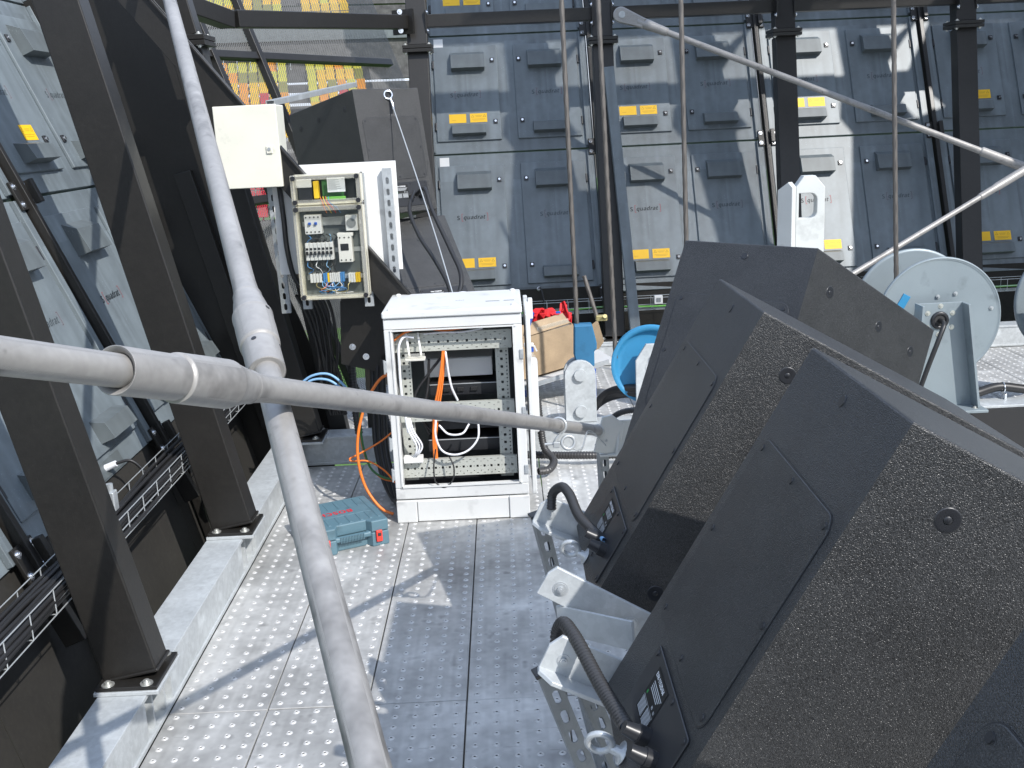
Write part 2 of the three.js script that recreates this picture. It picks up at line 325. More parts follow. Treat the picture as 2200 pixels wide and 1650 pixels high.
POSTX.forEach((x, i) => column(['black post with bolted flange behind the hanging corner loudspeakers', 'black post with bolted flange behind the blue wire rope socket', 'black post with bolted flange behind the galvanised lug with the D-shaped hole', 'black post with bolted flange behind the large grey winch drum', 'black post with bolted flange past the second winch drum'][i], V(x, .17, -7.13 - .047 * i), OUTB, .115, .14, 2.9, 2.16, 'black posts along the far screen wall'));

// ---- screen walls: modules with doors
function hoodShape(w, h) {                                                   // sloped rain hood over a vent, closed ends
  const pr = [[0, 0], [.060, 0], [.052, h * .72], [.0, h]], v = [], f = (a, b, c) => v.push(...a, ...b, ...c), L = p => [-w / 2, p[1], p[0]], R = p => [w / 2, p[1], p[0]];
  for (let i = 0; i < 3; i++) { const a = pr[i], b = pr[i + 1]; f(L(a), R(b), L(b)); f(L(a), R(a), R(b)); }
  for (let i = 1; i < 3; i++) { f(L(pr[0]), L(pr[i]), L(pr[i + 1])); f(R(pr[0]), R(pr[i + 1]), R(pr[i])); }
  const g = new THREE.BufferGeometry(); g.setAttribute('position', new THREE.Float32BufferAttribute(v, 3)); g.computeVertexNormals(); return triUV(g);
}
const hoodTall = hoodShape(.25, .15), hoodLow = hoodShape(.25, .094);
const lockPlate = triUV(rb(.03, .034, .008, .002, 0, 0, .004).toNonIndexed()), lockPin = triUV(new THREE.CylinderGeometry(.0085, .0085, .008, 14).rotateX(Math.PI / 2).translate(0, 0, .012).toNonIndexed());
const hingeGeo = triUV(new THREE.CylinderGeometry(.009, .009, .06, 10).translate(0, 0, .012).toNonIndexed());
function share(parent, name, geo, m, x, y, z) { const o = new THREE.Mesh(geo, m); o.name = name; o.position.set(x, y, z); o.castShadow = o.receiveShadow = true; parent.add(o); return o; }
const doorGeoCache = {};
function screenModule(label, m4, v0, v1, d0, d1, logo, group, flags = {}) {
  const g = T('screen_module', label, 'screen panel', null, group);
  m4.decompose(g.position, g.quaternion, g.scale);
  const key = v0 + '|' + d0;
  const c = doorGeoCache[key] ??= { hs: triUV(rb(1.236, v1 - v0 - .006, .05, .003, 0, (v0 + v1) / 2, -.025).toNonIndexed()), door: triUV(rb(.478, d1 - d0, .016, .004, 0, (d0 + d1) / 2, .008).toNonIndexed()), sheet: triUV(bx(.07, .082, .002).toNonIndexed()), lab: (() => { const q = new THREE.PlaneGeometry(.127, .07); return q; })(), logo: new THREE.PlaneGeometry(.25, .078), rail: triUV(rb(.05, v1 - v0 - .02, .022, .003, 0, (v0 + v1) / 2, .011).toNonIndexed()) };
  share(g, 'housing', c.hs, mat.led, 0, 0, 0);
  for (const s of [-1, 1]) share(g, 'edge_rail', c.rail, mat.led, s * .585, 0, 0);
  const tall = d1 - .2, low = d0 + .035;
  [-1, 1].forEach(s => {
    const cx = s < 0 ? -.304 : .2975;
    const d = share(g, 'door', c.door, mat.led, cx, 0, 0);
    share(d, 'vent_hood', hoodTall, mat.hood, s < 0 ? .016 : -.01, tall, .016);
    share(d, 'vent_hood', hoodLow, mat.hood, s < 0 ? -.0 : .003, low, .016);
    for (const [ly] of [[d1 - .122], [d0 + .14]]) { const l = share(d, 'lock', lockPlate, mat.plastic, s < 0 ? .2 : -.202, ly, .016); }
    for (const [ly] of [[d1 - .122], [d0 + .14]]) share(d, 'lock_pin', lockPin, mat.chrome, s < 0 ? .2 : -.202, ly, .016);
    for (const ly of [d0 + .12, d1 - .14]) share(d, 'hinge', hingeGeo, mat.plastic, s * .244, ly, 0);
    if (s < 0 && !flags.noLabel) { if (!flags.oneLabel) share(d, 'warning_label', c.lab, warnA, -.08, d0 + .175, .0175); share(d, 'warning_label', c.lab, warnB, .075, d0 + .175, .0175); }
    const lg = share(d, 'lettering', c.logo, s < 0 && logo === 1 ? logoMat : logoFaint, s < 0 ? -.008 : .0, logo === 1 ? d0 + .52 : d0 + .36, .0176);
  });
  if (!flags.noSticker) share(g, 'paper_sticker', c.sheet, mat.white, -.5, v1 - .062, .002);
  if (flags.foot) {
    const pl = P(g, 'connector_panel', rb(.34, .06, .006, .002, .12, v0 + .04, .003), mat.hood);
    P(g, 'plug', cyl(V(.13, v0 + .045, .006), V(.13, v0 + .045, .05), .014, .012, 12), mat.whiteCable);
    P(g, 'power_cord', cable([V(.13, v0 + .045, .05), V(.14, v0 + .03, .1), V(.155, v0 - .06, .12), V(.16, v0 - .16, .1)], .006, 20, 6), mat.rubber);
  }
  return g;
}
const aB = 23.546 * D2R, yB = -2.175 * D2R, aL = 22.205 * D2R;
const XB = V(Math.cos(yB), 0, Math.sin(yB)), NB0 = V(Math.sin(yB), 0, -Math.cos(yB)), VB = V(0, Math.cos(aB), 0).addScaledVector(NB0, Math.sin(aB));
const OB = V(.103, .25, -7.413), OLW = V(-1.449, .25, -4.894), XL = V(0, 0, -1), VL = V(-Math.sin(aL), Math.cos(aL), 0);
const PITCH = 1.2741;
const ROWS = [[.205, 1.312, .298, 1.22, 'lower row'], [1.318, 2.254, 1.412, 2.162, 'middle row'], [2.26, 3.196, 2.354, 3.104, 'upper row']];
const bayB = ['in the bay beside the corner loudspeakers', 'in the bay behind the blue winch wheel', 'in the bay behind the galvanised lug', 'in the bay behind the grey winch drum', 'in the bay past the second winch drum', 'in the last bay past both drums'];
const bayL = { 0: 'of the side wall beside mesh corner', '-1': 'of the side wall behind thick columns', '-2': 'of the side wall past both thick columns' };
for (let k = 0; k < 6; k++) ROWS.forEach((r, j) => screenModule(`blue-grey screen back with hooded doors, ${r[4]} ${bayB[k]}`, frame(OB.clone().addScaledVector(XB, k * PITCH), XB, VB), r[0], r[1], r[2], r[3], j ? 2 : 1, 'screen modules of the far wall', { foot: j === 0, noSticker: k > 0 }));
for (const k of [0, -1, -2]) ROWS.slice(0, k === 0 ? 3 : 2).forEach((r, j) => screenModule(`blue-grey screen back with hooded doors, ${r[4]} ${bayL[k]}`, frame(OLW.clone().addScaledVector(XL, k * PITCH), XL, VL), r[0], r[1], r[2], r[3], j ? 2 : 1, 'screen modules of the side wall', { foot: j === 0, noSticker: true, oneLabel: true, noLabel: k < 0 }));
// ---- slim carriers between the modules with bolted brackets
function carrier(label, m4, len, group) {
  const g = T('screen_carrier', label, 'steel profile', null, group); m4.decompose(g.position, g.quaternion, g.scale);
  P(g, 'profile', rb(.03, len, .07, .003, 0, len / 2 - .1, .02), mat.black);
  for (const y of [.2, 1.315, 2.26]) {
    P(g, 'bracket', rb(.13, .12, .012, .002, 0, y, .03), mat.black);
    P(g, 'clamp_bar', rb(.03, .1, .03, .003, .03, y, .07), mat.black);
    for (const a of [-1, 1]) for (const b of [-1, 1]) bolt(g, V(a * .048, y + b * .038, .036), V(0, 0, 1), .0085, mat.chrome);
  }
  return g;
}
for (let k = -1; k < 5; k++) carrier(['slim black profile with bolted brackets at the far wall, next to the mesh corner', 'slim black profile with bolted brackets beside the post behind the blue rope socket', 'slim black profile with bolted brackets beside the post behind the galvanised lug', 'slim black profile with bolted brackets beside the post behind the grey winch drum', 'slim black profile with bolted brackets past the bay behind the grey winch drum', 'slim black profile with bolted brackets past the second winch drum'][k + 1], frame(OB.clone().addScaledVector(XB, (k + .5) * PITCH), XB, VB), 3.3, 'screen carriers of the far wall');
for (let k = -2; k < 1; k++) carrier(['slim black profile with bolted brackets on the side wall, seen beyond the thick columns', 'slim black profile with bolted brackets on the side wall, between the two thick columns', 'slim black profile with bolted brackets on the side wall at the mesh corner'][k + 2], frame(OLW.clone().addScaledVector(XL, (k + .5) * PITCH), XL, VL), 3.0, 'screen carriers of the side wall');
// ---- skirts below the screens
[[1, -2.6, 'black skirt sheet under the side wall screens beside the thick columns'], [-2.604, -4.26, 'black skirt sheet under the side wall screens between thick columns and mesh corner'], [-4.264, -5.6, 'black skirt sheet under the side wall screens next to the mesh corner']].forEach(([z0, z1, l]) => solo('skirt_sheet', l, 'sheet', bar(V(-1.56, .50, (z0 + z1) / 2), V(-1.30, -.5, (z0 + z1) / 2), Math.abs(z1 - z0), .008, V(0, 0, 1).cross(V(.2, -.9, 0))), mat.blackMatt, 'black skirt sheets'));
for (let k = 0; k < 6; k++) solo('skirt_sheet', `black skirt sheet under the far screen wall ${bayB[k]}`, 'sheet', bx(1.268, 1.1, .01, .103 + k * PITCH, -.06, -7.5 - .048 * k), mat.blackMatt, 'black skirt sheets');
for (const z of [-3.2, -4.4]) solo('skirt_rib', z > -4 ? 'black rib on the skirt sheet between the thick columns' : 'black rib on the skirt sheet close to the mesh corner', 'steel profile', bar(V(-1.47, .36, z), V(-1.29, -.45, z), .06, .04, V(1, .2, 0), .004), mat.black, 'black skirt ribs');

// ---- horizontal beams between the posts
for (let i = 0; i < 4; i++) { const a = POSTX[i] + .06, b = POSTX[i + 1] - .06; const g = T('cross_tube', ['black square tube between the corner post and the post behind the blue socket', 'black square tube between the posts behind blue socket and galvanised lug', 'black square tube between the posts behind galvanised lug and winch drum', 'black square tube between the last two posts past the winch drum'][i], 'steel beam', V(a, 2.36, -7.6), 'black square tubes along the far wall'); P(g, 'tube', bar(V(a, 2.365, -7.56 - .047 * i), V(b, 2.365, -7.6 - .047 * i), .1, .085, UP, .005), mat.black); for (const [x, s] of [[a, 1], [b, -1]]) { P(g, 'end_plate', rb(.012, .15, .14, .002, x + s * .006, 2.36, -7.56 - .047 * i), mat.black); for (const y of [2.3, 2.42]) bolt(g, V(x + s * .012, y, -7.5 - .047 * i), V(s, 0, 0), .009, mat.chrome); } }
{
  const g = T('cross_tube', 'black square tube bridging the mesh corner above the stadium seats', 'steel beam', V(-1.39, 2.28, -5.95), 'black square tubes at the mesh corner');
  P(g, 'tube', bar(V(-1.40, 2.275, -5.92), V(-.60, 2.36, -7.5), .09, .09, UP, .005), mat.black);
  P(g, 'end_plate', bar(V(-.62, 2.36, -7.46), V(-.61, 2.36, -7.48), .16, .16, UP), mat.black); for (const y of [2.3, 2.42]) bolt(g, V(-.63, y, -7.40), V(.3, 0, .9), .01, mat.chrome);
  const h = T('cross_tube', 'black square tube running from the flanged corner column to the mesh corner', 'steel beam', V(-1.6, 2.33, -5.5), 'black square tubes at the mesh corner');
  P(h, 'tube', bar(V(-1.62, 2.345, -5.25), V(-1.42, 2.27, -5.90), .09, .09, UP, .005), mat.black);
}
// ---- mesh corner: pierced sheet between the two screen walls
{
  const A = V(-1.36, -.25, -5.50), B = V(-.48, -.25, -7.20), X = B.clone().sub(A), nrm = V(-X.z, 0, X.x).normalize(); if (nrm.x > 0) nrm.negate();
  const up = V(0, .925, 0).addScaledVector(nrm, .38).normalize(), W = X.length();
  const m4 = frame(A, X, up);
  const g = T('mesh_screen', 'grey pierced metal screen closing the corner in front of the stadium seats', 'mesh screen'); m4.decompose(g.position, g.quaternion, g.scale);
  P(g, 'pierced_sheet', new THREE.PlaneGeometry(W + 1.7, 1.62).translate(W / 2 + .4, .81, 0), mat.mesh);
  P(g, 'pierced_sheet', new THREE.PlaneGeometry(W + 1.7, 1.8).translate(W / 2 + .4, 2.56, 0), mat.mesh);
  P(g, 'mid_rail', rb(W + .9, .05, .05, .004, W / 2, 1.64, .02), mat.black);
  P(g, 'upper_rail', rb(W + 1.5, .05, .05, .004, W / 2 + .35, 2.60, .02), mat.black);
  for (const u of [.34, .60, .98, 1.42]) P(g, 'upright', rb(.045, 3.4, .05, .004, W * u / 1.9 * 1.0, 1.7, .03), mat.black);
}

// ---- stadium stand beyond the mesh corner
{
  const dir = V(-.2, 0, -.98).normalize(), O = dir.clone().multiplyScalar(64); O.y = 0;
  const g = T('grandstand', 'stadium grandstand with yellow, olive and red seats beyond the mesh', 'grandstand'); frame(O, V(.98, 0, -.2), UP).decompose(g.position, g.quaternion, g.scale);
  const seatGeo = triUV(merge([rb(.60, .72, .08, .035, 0, .60, -.24, 1), rb(.58, .12, .52, .035, 0, .28, .02, 1), bx(.1, .3, .1, 0, .1, -.1)]));
  const tones = [[.66, .42, .02], [.50, .47, .05], [.24, .23, .05], [.66, .28, .02], [.46, .015, .03]].map(c => M(col(...c), { roughness: .55 }));
  const RISE = .74, GO = 1.15;
  for (let i = 0; i < 13; i++) {
    const y = -3.4 + i * RISE, z = -i * GO;
    P(g, 'concrete_step', bx(24, .5, GO, 0, y - .25, z), mat.concrete);
    for (let k = -9; k < 10; k++) {
      const x = k * .66 - .1; if (k >= 2 && k <= 3) continue;
      if (i < 6 && k > -2) continue;
      const t = rnd(); const m = i < 4 ? tones[4] : i < 8 ? tones[t < .45 ? 4 : t < .75 ? 0 : 1] : i < 10 ? tones[t < .25 ? 4 : t < .6 ? 0 : t < .8 ? 3 : 1] : tones[t < .4 ? 0 : t < .68 ? 1 : t < .85 ? 2 : 3];
      share(g, 'seat', seatGeo, m, x + rr(-.02, .02), y, z + .1);
    }
  }
  P(g, 'front_wall', bx(24, 6.6, .3, 0, -6.9, .8), mat.concrete);
  P(g, 'rear_wall', bx(40, 4.2, .4, 0, 7.6, -14.2), mat.concrete);
  P(g, 'rear_wall_band', bx(26, .9, .3, 0, 8.2, -13.9), mat.hood);
  for (let i = 0; i < 9; i++) P(g, 'rail_post', bx(.06, 1.0, .06, -6 + i * .9, 6.3, -13.6), mat.zinc);
  P(g, 'hand_rail', bx(7.4, .07, .07, -2.4, 6.8, -13.6), mat.zinc);
  for (let i = 0; i < 3; i++) { P(g, 'upper_step', bx(26, .5, GO, 0, 9.1 + i * RISE, -14.4 - i * GO), mat.concrete); for (let k = -6; k < 9; k++) { if (k >= 2 && k <= 3) continue; share(g, 'seat', seatGeo, tones[rnd() < .6 ? 0 : rnd() < .5 ? 1 : 2], k * .66, 9.3 + i * RISE, -14.2 - i * GO); } }
  P(g, 'canopy_wall', bx(40, 8, .5, 0, 15.5, -17), mat.hood);
}

// ================================================================ LOUDSPEAKERS
const SP = { wr: .4207, wf: .534, D: .6425, h: .6785 };
function spkGeo() {
  const { wr, wf, D, h } = SP;
  const s = new THREE.Shape([[-wr / 2, 0], [wr / 2, 0], [wf / 2, -D], [-wf / 2, -D]].map(p => new THREE.Vector2(p[0], -p[1])));   // plan: x, depth
  const g = new THREE.ExtrudeGeometry(s, { depth: h - .008, bevelEnabled: true, bevelSize: .004, bevelThickness: .004, bevelOffset: -.004, bevelSegments: 2 });
  return g.rotateX(Math.PI / 2).scale(1, 1, -1).translate(0, -.004, 0);
}
function fixWinding(g) { g = g.index ? g.toNonIndexed() : g; const p = g.attributes.position.array; for (let i = 0; i < p.length; i += 9) for (let k = 0; k < 3; k++) { const t = p[i + 3 + k]; p[i + 3 + k] = p[i + 6 + k]; p[i + 6 + k] = t; } g.computeVertexNormals(); return g; }
const spkBody = triUV(fixWinding(spkGeo()));
const panelShape = roundRect(-.18, -.495, .36, .34, .028);
const panelGeo = triUV(new THREE.ExtrudeGeometry(panelShape, { depth: .0004, bevelEnabled: true, bevelSize: .0012, bevelThickness: .0007, bevelOffset: -.0012, bevelSegments: 1, curveSegments: 8 }));
const gapShadeGeo = (() => { const s = roundRect(-.1816, -.4966, .3632, .3432, .0295); s.holes.push(roundRect(-.179, -.494, .358, .338, .027, THREE.Path)); return triUV(new THREE.ExtrudeGeometry(s, { depth: .0008, bevelEnabled: false, curveSegments: 8 })); })();  // near-black ring painted as the shadow in the panel gap
const ioGeo = triUV(new THREE.ExtrudeGeometry(roundRect(-.095, -.645, .265, .132, .006), { depth: .0015, bevelEnabled: true, bevelSize: .001, bevelThickness: .001, bevelOffset: -.001, bevelSegments: 1 }));
const spkLabel = canvasMat(384, 320, (x, w, h) => {
  x.fillStyle = '#0c0d0e'; x.fillRect(0, 0, w, h); x.fillStyle = '#e8eaec'; x.font = 'bold 44px sans-serif'; x.fillText('EVH-1152D/64', 20, 56);
  x.fillStyle = '#c9cdd0'; for (let i = 0; i < 4; i++) x.fillRect(60, 80 + i * 17, 300 - i * 22, 6);
  x.font = 'bold 26px sans-serif'; x.fillText('8\u03A9', 250, 186); x.fillText('EV', 320, 190); x.fillStyle = '#1f8a3f'; x.beginPath(); x.arc(46, 176, 14, 0, 7); x.fill();
  x.fillStyle = '#b9bdc0'; x.fillRect(14, 206, 356, 3); for (let i = 0; i < 8; i++) { x.fillRect(16, 218 + i * 12, 150, 6); x.fillRect(196, 218 + i * 12, 160, 6); }
});
function eyeBolt(parent, p, n, s = 1) {
  const g = merge([lathe([[0, 0], [.022 * s, 0], [.022 * s, .004 * s], [.01 * s, .008 * s], [.009 * s, .026 * s], [0, .026 * s]], p, n, 18), ring(p.clone().addScaledVector(n, .047 * s), V(.3, .9, .3).cross(n), .022 * s, .0062 * s)]);
  return P(parent, 'eye_bolt', g, mat.zinc);
}
function speaker(label, pos, tilt, yaw, pre, opts = {}) {
  const g = T('loudspeaker', label, 'loudspeaker', null, opts.group);
  const s = Math.sin(tilt * D2R), c = Math.cos(tilt * D2R), cy = Math.cos(yaw * D2R), sy = Math.sin(yaw * D2R), sp = Math.sin(pre * D2R), cp = Math.cos(pre * D2R);
  const rot = v => V(cp * v.x + sp * v.z, v.y, -sp * v.x + cp * v.z);
  const u = rot(V(s, c, 0)), a0 = V(c, -s, 0), w0 = V(0, 0, 1), w = rot(w0.clone().multiplyScalar(cy).addScaledVector(a0, -sy));
  frame(pos, w, u).decompose(g.position, g.quaternion, g.scale);
  share(g, 'enclosure', spkBody, mat.spk, 0, 0, 0);
  share(g, 'access_panel', panelGeo, mat.spkPanel, 0, 0, .0008); share(g, 'panel_gap_shade', gapShadeGeo, mat.plastic, 0, 0, .0001);
  share(g, 'connector_plate', ioGeo, mat.plastic, 0, 0, .001);
  const Z = V(0, 0, 1);
  for (const [x, y] of [[-.163, -.172], [0, -.169], [.163, -.172], [-.168, -.325], [.168, -.325], [-.163, -.478], [0, -.481], [.163, -.478]]) screw(g, V(x, y, .0018), Z, .0052);
  for (const [x, y] of [[-.082, -.523], [.158, -.523], [-.082, -.636], [.158, -.636], [.06, -.523], [.04, -.636]]) screw(g, V(x, y, .0035), Z, .005);
  screw(g, V(0, -.036, .0002), Z, .009, mat.plastic, 'rigging_point').scale.y = .004;
  const lab = share(g, 'type_label', new THREE.PlaneGeometry(.082, .074), spkLabel, -.004, -.563, .0042);
  for (const [x, y] of [[.052, -.594], [.113, -.592]]) { P(g, 'cable_gland', merge([cyl(V(x, y, .002), V(x, y, .02), .016, .016, 8), cyl(V(x, y, .02), V(x, y, .042), .013, .010, 14)]), mat.plastic); }
  // recessed rigging inserts on the two flared sides
  const fl = Math.atan2((SP.wf - SP.wr) / 2, SP.D);
  for (const sd of [-1, 1]) { const n = V(sd * Math.cos(fl), 0, Math.sin(fl)); for (const [d, y] of [[.10, -.085], [.36, -.09], [.55, -.1], [.10, -.59], [.55, -.59]]) { const p = V(sd * (SP.wr / 2 + d * Math.tan(fl)), y, -d); P(g, 'rigging_insert', merge([lathe([[.006, .0006], [.0145, .0012], [.0165, .0004], [.017, -.001]], p, n, 18), lathe([[0, .0022], [.0045, .002], [.0055, 0]], p, n, 10)]), mat.plastic); } }
  if (opts.eye !== false) eyeBolt(g, V(-.0, -.66, 0), Z, .85);
  if (opts.front) P(g, 'front_grille', rb(SP.wf - .02, SP.h - .02, .012, .004, 0, -SP.h / 2, -SP.D - .006), mat.blackMatt);
  return g;
}
const rowG = 'black loudspeakers tilted in a row';
speaker('black loudspeaker turned towards the winch drum, end of the tilted row', V(.66, 1.328, -2.826), 28.23, 0, 43.016, { group: rowG, front: 1, eye: false });
speaker('tilted black loudspeaker next to the end one, conduit looping onto its label', V(.4806, 1.313, -2.1307), 30.38, 0, -.355, { group: rowG, front: 1 });
speaker('tilted black loudspeaker with readable white type label and thick ribbed conduit', V(.476, 1.313, -1.393), 30.38, 0, -.355, { group: rowG, front: 1 });
speaker('tilted black loudspeaker at the opposite end of the row from the winch drum', V(.4710, 1.313, -.60), 30.38, 0, -.355, { group: rowG, front: 1 });
const cornerUp = speaker('black loudspeaker hanging upright above the other one in the mesh corner', V(-.611, 1.882, -5.942), 9.96, 0, 128.37, { eye: false, group: 'loudspeakers hanging in the mesh corner' });
const cornerLow = speaker('black loudspeaker hanging steeply tilted below the other one in the mesh corner', V(-.53, 1.175, -5.95), 46, 0, 114, { eye: false, group: 'loudspeakers hanging in the mesh corner' });

// ---- galvanised brackets that carry the loudspeaker row
function angleBracket(label, m4, L, group) {                                 // L-shaped bracket with chamfered tip; local x along the arm, y up, z to the bolt face
  const g = T('angle_bracket', label, 'bracket', null, group); m4.decompose(g.position, g.quaternion, g.scale);
  const w = .074, ch = .024;
  P(g, 'upright_leg', plate([[0, 0], [L, 0], [L, w], [ch * .6, w], [0, w - ch]], .006, null, [], .0012), mat.galv);
  P(g, 'flat_leg', plate([[0, 0], [L, 0], [L, .038], [ch, .038], [0, .038 - ch]], .006, new THREE.Matrix4().makeRotationX(Math.PI / 2).setPosition(0, .006, .006), [], .0012), mat.galv);
  bolt(g, V(.034, .034, .007), V(0, 0, 1), .0065, mat.zinc);
  return g;
}
const brG = 'galvanised brackets along the loudspeaker row';
angleBracket('galvanised angle bracket at the foot of the loudspeaker with the looping conduit', frame(V(.034, .742, -2.36), V(.90, -.44, .02), V(.44, .9, 0)), .17, brG);
angleBracket('galvanised angle bracket below the loudspeaker with the readable label', frame(V(.022, .762, -1.63), V(.90, -.44, .02), V(.44, .9, 0)), .17, brG);
{
  const g = T('flat_bracket', 'wide galvanised flat bar bracket with two bolts between the loudspeakers', 'bracket'); frame(V(.03, .795, -1.86), V(.86, -.5, .05), V(.5, .86, 0)).decompose(g.position, g.quaternion, g.scale);
  P(g, 'flat_bar', plate([[0, 0], [.30, 0], [.30, .066], [.01, .066], [0, .046]], .007, null, [], .0012), mat.galv);
  for (const x of [.036, .19]) { P(g, 'washer', cyl(V(x, .03, .007), V(x, .03, .0095), .015, .015, 22), mat.zinc); bolt(g, V(x, .03, .0095), V(0, 0, 1), .0068, mat.zinc); }
  const h = T('flat_bracket', 'galvanised bar crossing behind the angle bracket below the labelled loudspeaker', 'bracket', V(.09, .72, -1.72)); P(h, 'flat_bar', bar(V(.07, .735, -1.86), V(.20, .765, -1.72), .007, .055, V(.2, 1, .1), .001), mat.galv);
}
// slotted channels standing below the brackets
[['slotted grey channel post below the bracket of the labelled loudspeaker', V(.275, .02, -1.66), .75, .32], ['slotted grey channel post beside the first one below the labelled loudspeaker', V(.335, .02, -1.70), .72, .33], ['slotted grey channel post below the bracket with the looping conduit', V(.20, .02, -2.38), .74, .2], ['slotted grey channel post carrying the lower end of the bracing tube', V(.325, .02, -3.45), .55, .03]].forEach(([l, p, L, ry]) => {
  const g = T('slotted_channel', l, 'steel channel', null, 'slotted channel posts under the loudspeaker row'); g.position.copy(p); g.rotation.set(0, .25, ry, 'ZYX');
  P(g, 'channel', strutGeo(L, .034, .03, .026, .013, .042), mat.galvDull); P(g, 'foot', rb(.08, .008, .06, .002, 0, .004, -.01), mat.galvDull); P(g, 'end_cap', rb(.044, .008, .034, .002, 0, L + .003, -.012), mat.plastic);
});
// ribbed conduits
function ribbed(label, pts, r, n) { return solo('ribbed_conduit', label, 'conduit', conduit(pts, r, n), mat.conduit, 'black ribbed conduits'); }
ribbed('black ribbed conduit arching onto the loudspeaker next to the end one', [V(0.082, 0.773, -2.350), V(0.086, 0.809, -2.358), V(0.106, 0.835, -2.334), V(0.121, 0.837, -2.283), V(0.138, 0.817, -2.185), V(0.172, 0.807, -2.090)], .0118, 150);
ribbed('thick black ribbed conduit sloping onto the loudspeaker with readable label', [V(0.058, 0.744, -1.682), V(0.061, 0.792, -1.694), V(0.071, 0.818, -1.680), V(0.085, 0.819, -1.639), V(0.120, 0.795, -1.509), V(0.148, 0.789, -1.394)], .0125, 150);
for (const [l, a, b] of [['pale blue cable end leaving the conduit at the unlabelled gland', V(0.172, 0.807, -2.090), V(0.180, 0.815, -2.051)], ['pale blue cable end leaving the conduit at the readable label', V(0.148, 0.789, -1.394), V(0.162, 0.801, -1.356)]]) solo('cable_end', l, 'cable', cable([a.clone().lerp(b, -.6), a, lerp(a, b, .6), b], .005, 12, 8), mat.lightBlue, 'pale cable ends at the loudspeakers');
ribbed('black ribbed conduit lying along the cross beam by the cabinet door', [V(.06, .05, -5.0), V(.2, .05, -4.97), V(.35, .055, -4.93), V(.5, .05, -4.93), V(.66, .06, -4.88)], .02, 130);
ribbed('black ribbed conduit dropping beside the open cabinet door', [V(.125, .35, -4.98), V(.135, .2, -4.96), V(.15, .1, -4.93), V(.19, .06, -4.86), V(.16, .04, -4.78), V(.11, .04, -4.76)], .019, 120);
ribbed('black ribbed conduit curving up behind the bracketed tube end', [V(.33, .60, -3.46), V(.337, .665, -3.45), V(.37, .70, -3.42), V(.44, .722, -3.36), V(.5, .72, -3.3)], .0105, 90);

// ================================================================ CROSSED BRACING TUBES
function braceTube(label, A, B, ext0, ext1, prof, extra, group) {            // prof: list of [t along A-B, radius]
  const d = B.clone().sub(A), L = d.length(), n = d.clone().normalize();
  const g = T('bracing_tube', label, 'tube', A, group);
  const r = prof.r;
  P(g, 'tube', cyl(A.clone().addScaledVector(n, -ext0), B.clone().addScaledVector(n, ext1), r, r, 40, false), mat.pipe);
  if (prof.sleeve) {
    const s = prof.sleeve, g2 = lathe(s.map(([t, k]) => [r * k, (t - s[0][0]) * L]), A.clone().addScaledVector(n, s[0][0] * L), n, 44);
    P(g, 'sleeve', g2, mat.pipe);
    for (const [t, k, a] of prof.pins || []) { const sd = V(0, 1, 0).cross(n).normalize(), up = n.clone().cross(sd); const q = sd.clone().multiplyScalar(Math.cos(a)).addScaledVector(up, Math.sin(a)); const p = A.clone().addScaledVector(n, t * L).addScaledVector(q, r * k); P(g, 'grub_screw', cyl(p.clone().addScaledVector(q, -.003), p.clone().addScaledVector(q, .0006), .0042, .0042, 10), mat.plastic); }
  }
  return g;
}
const A1 = V(-.158, 1.069, -.913), B1 = V(-.968, 2.039, -3.346), A2 = V(-.466, 1.493, -.938), B2 = V(.286, .651, -3.381);
const R1 = .0205, R2 = .0186;
braceTube('grey steel bracing tube rising from the floor towards the beige box, passing behind the other', A1, B1, 2.3, 1.9, { r: R1, sleeve: [[.2640, .99], [.2636, 1.30], [.2634, 1.42], [.2890, 1.45], [.2892, 1.37], [.2908, 1.37], [.2910, 1.54], [.2933, 1.57], [.3100, 1.60], [.3225, 1.59], [.3230, 1.64], [.3250, 1.64], [.3256, 1.54], [.3400, 1.32], [.3480, 1.16], [.3486, 1.20], [.3500, 1.20], [.3506, 1.12], [.3570, 1.05], [.3700, .99]], pins: [[.285, 1.45, 1.2], [.285, 1.45, 2.9], [.322, 1.59, 2.4]] }, null, 'crossed bracing tubes beside the side wall');
braceTube('grey steel bracing tube with wide sleeve passing in front of the white cabinet', A2, B2, 1.6, 0, { r: R2, sleeve: [[.0680, 1.02], [.0625, 1.05], [.0600, 1.40], [.0602, 1.45], [.0990, 1.47], [.0991, 1.39], [.1006, 1.39], [.1007, 1.60], [.1015, 1.62], [.1180, 1.66], [.1330, 1.69], [.1385, 1.68], [.1390, 1.70], [.1405, 1.70], [.1410, 1.64], [.1470, 1.48], [.1595, 1.18], [.1600, 1.22], [.1612, 1.22], [.1617, 1.15], [.1728, 1.03], [.1850, .99]], pins: [[.096, 1.47, .6], [.096, 1.47, -.9], [.155, 1.32, -.2]] }, null, 'crossed bracing tubes beside the side wall');
{
  const d = B2.clone().sub(A2).normalize();
  const g = T('tube_bracket', 'galvanised bracket with bolt at the lower end of the bracing tube', 'bracket', V(.31, .58, -3.41));
  P(g, 'end_cap', cyl(B2.clone().addScaledVector(d, -.012), B2.clone().addScaledVector(d, .02), .022, .022, 24), mat.lug);
  P(g, 'cheek_plate', plate([[-.042, -.066], [.046, -.066], [.044, .045], [-.012, .072], [-.042, .058]], .008, frame(V(.325, .632, -3.39), V(.93, -.25, -.2), V(.2, .97, 0)), [], .001), mat.lug);
  P(g, 'cheek_plate', plate([[-.04, -.066], [.045, -.066], [.045, .05], [-.04, .05]], .008, frame(V(.375, .622, -3.42), V(.6, -.2, -.75), UP), [], .001), mat.lug);
  P(g, 'foot_plate', rb(.12, .008, .09, .002, .35, .562, -3.42), mat.lug);
  bolt(g, V(.312, .615, -3.387), V(.3, .1, .95), .0075, mat.zinc);
}
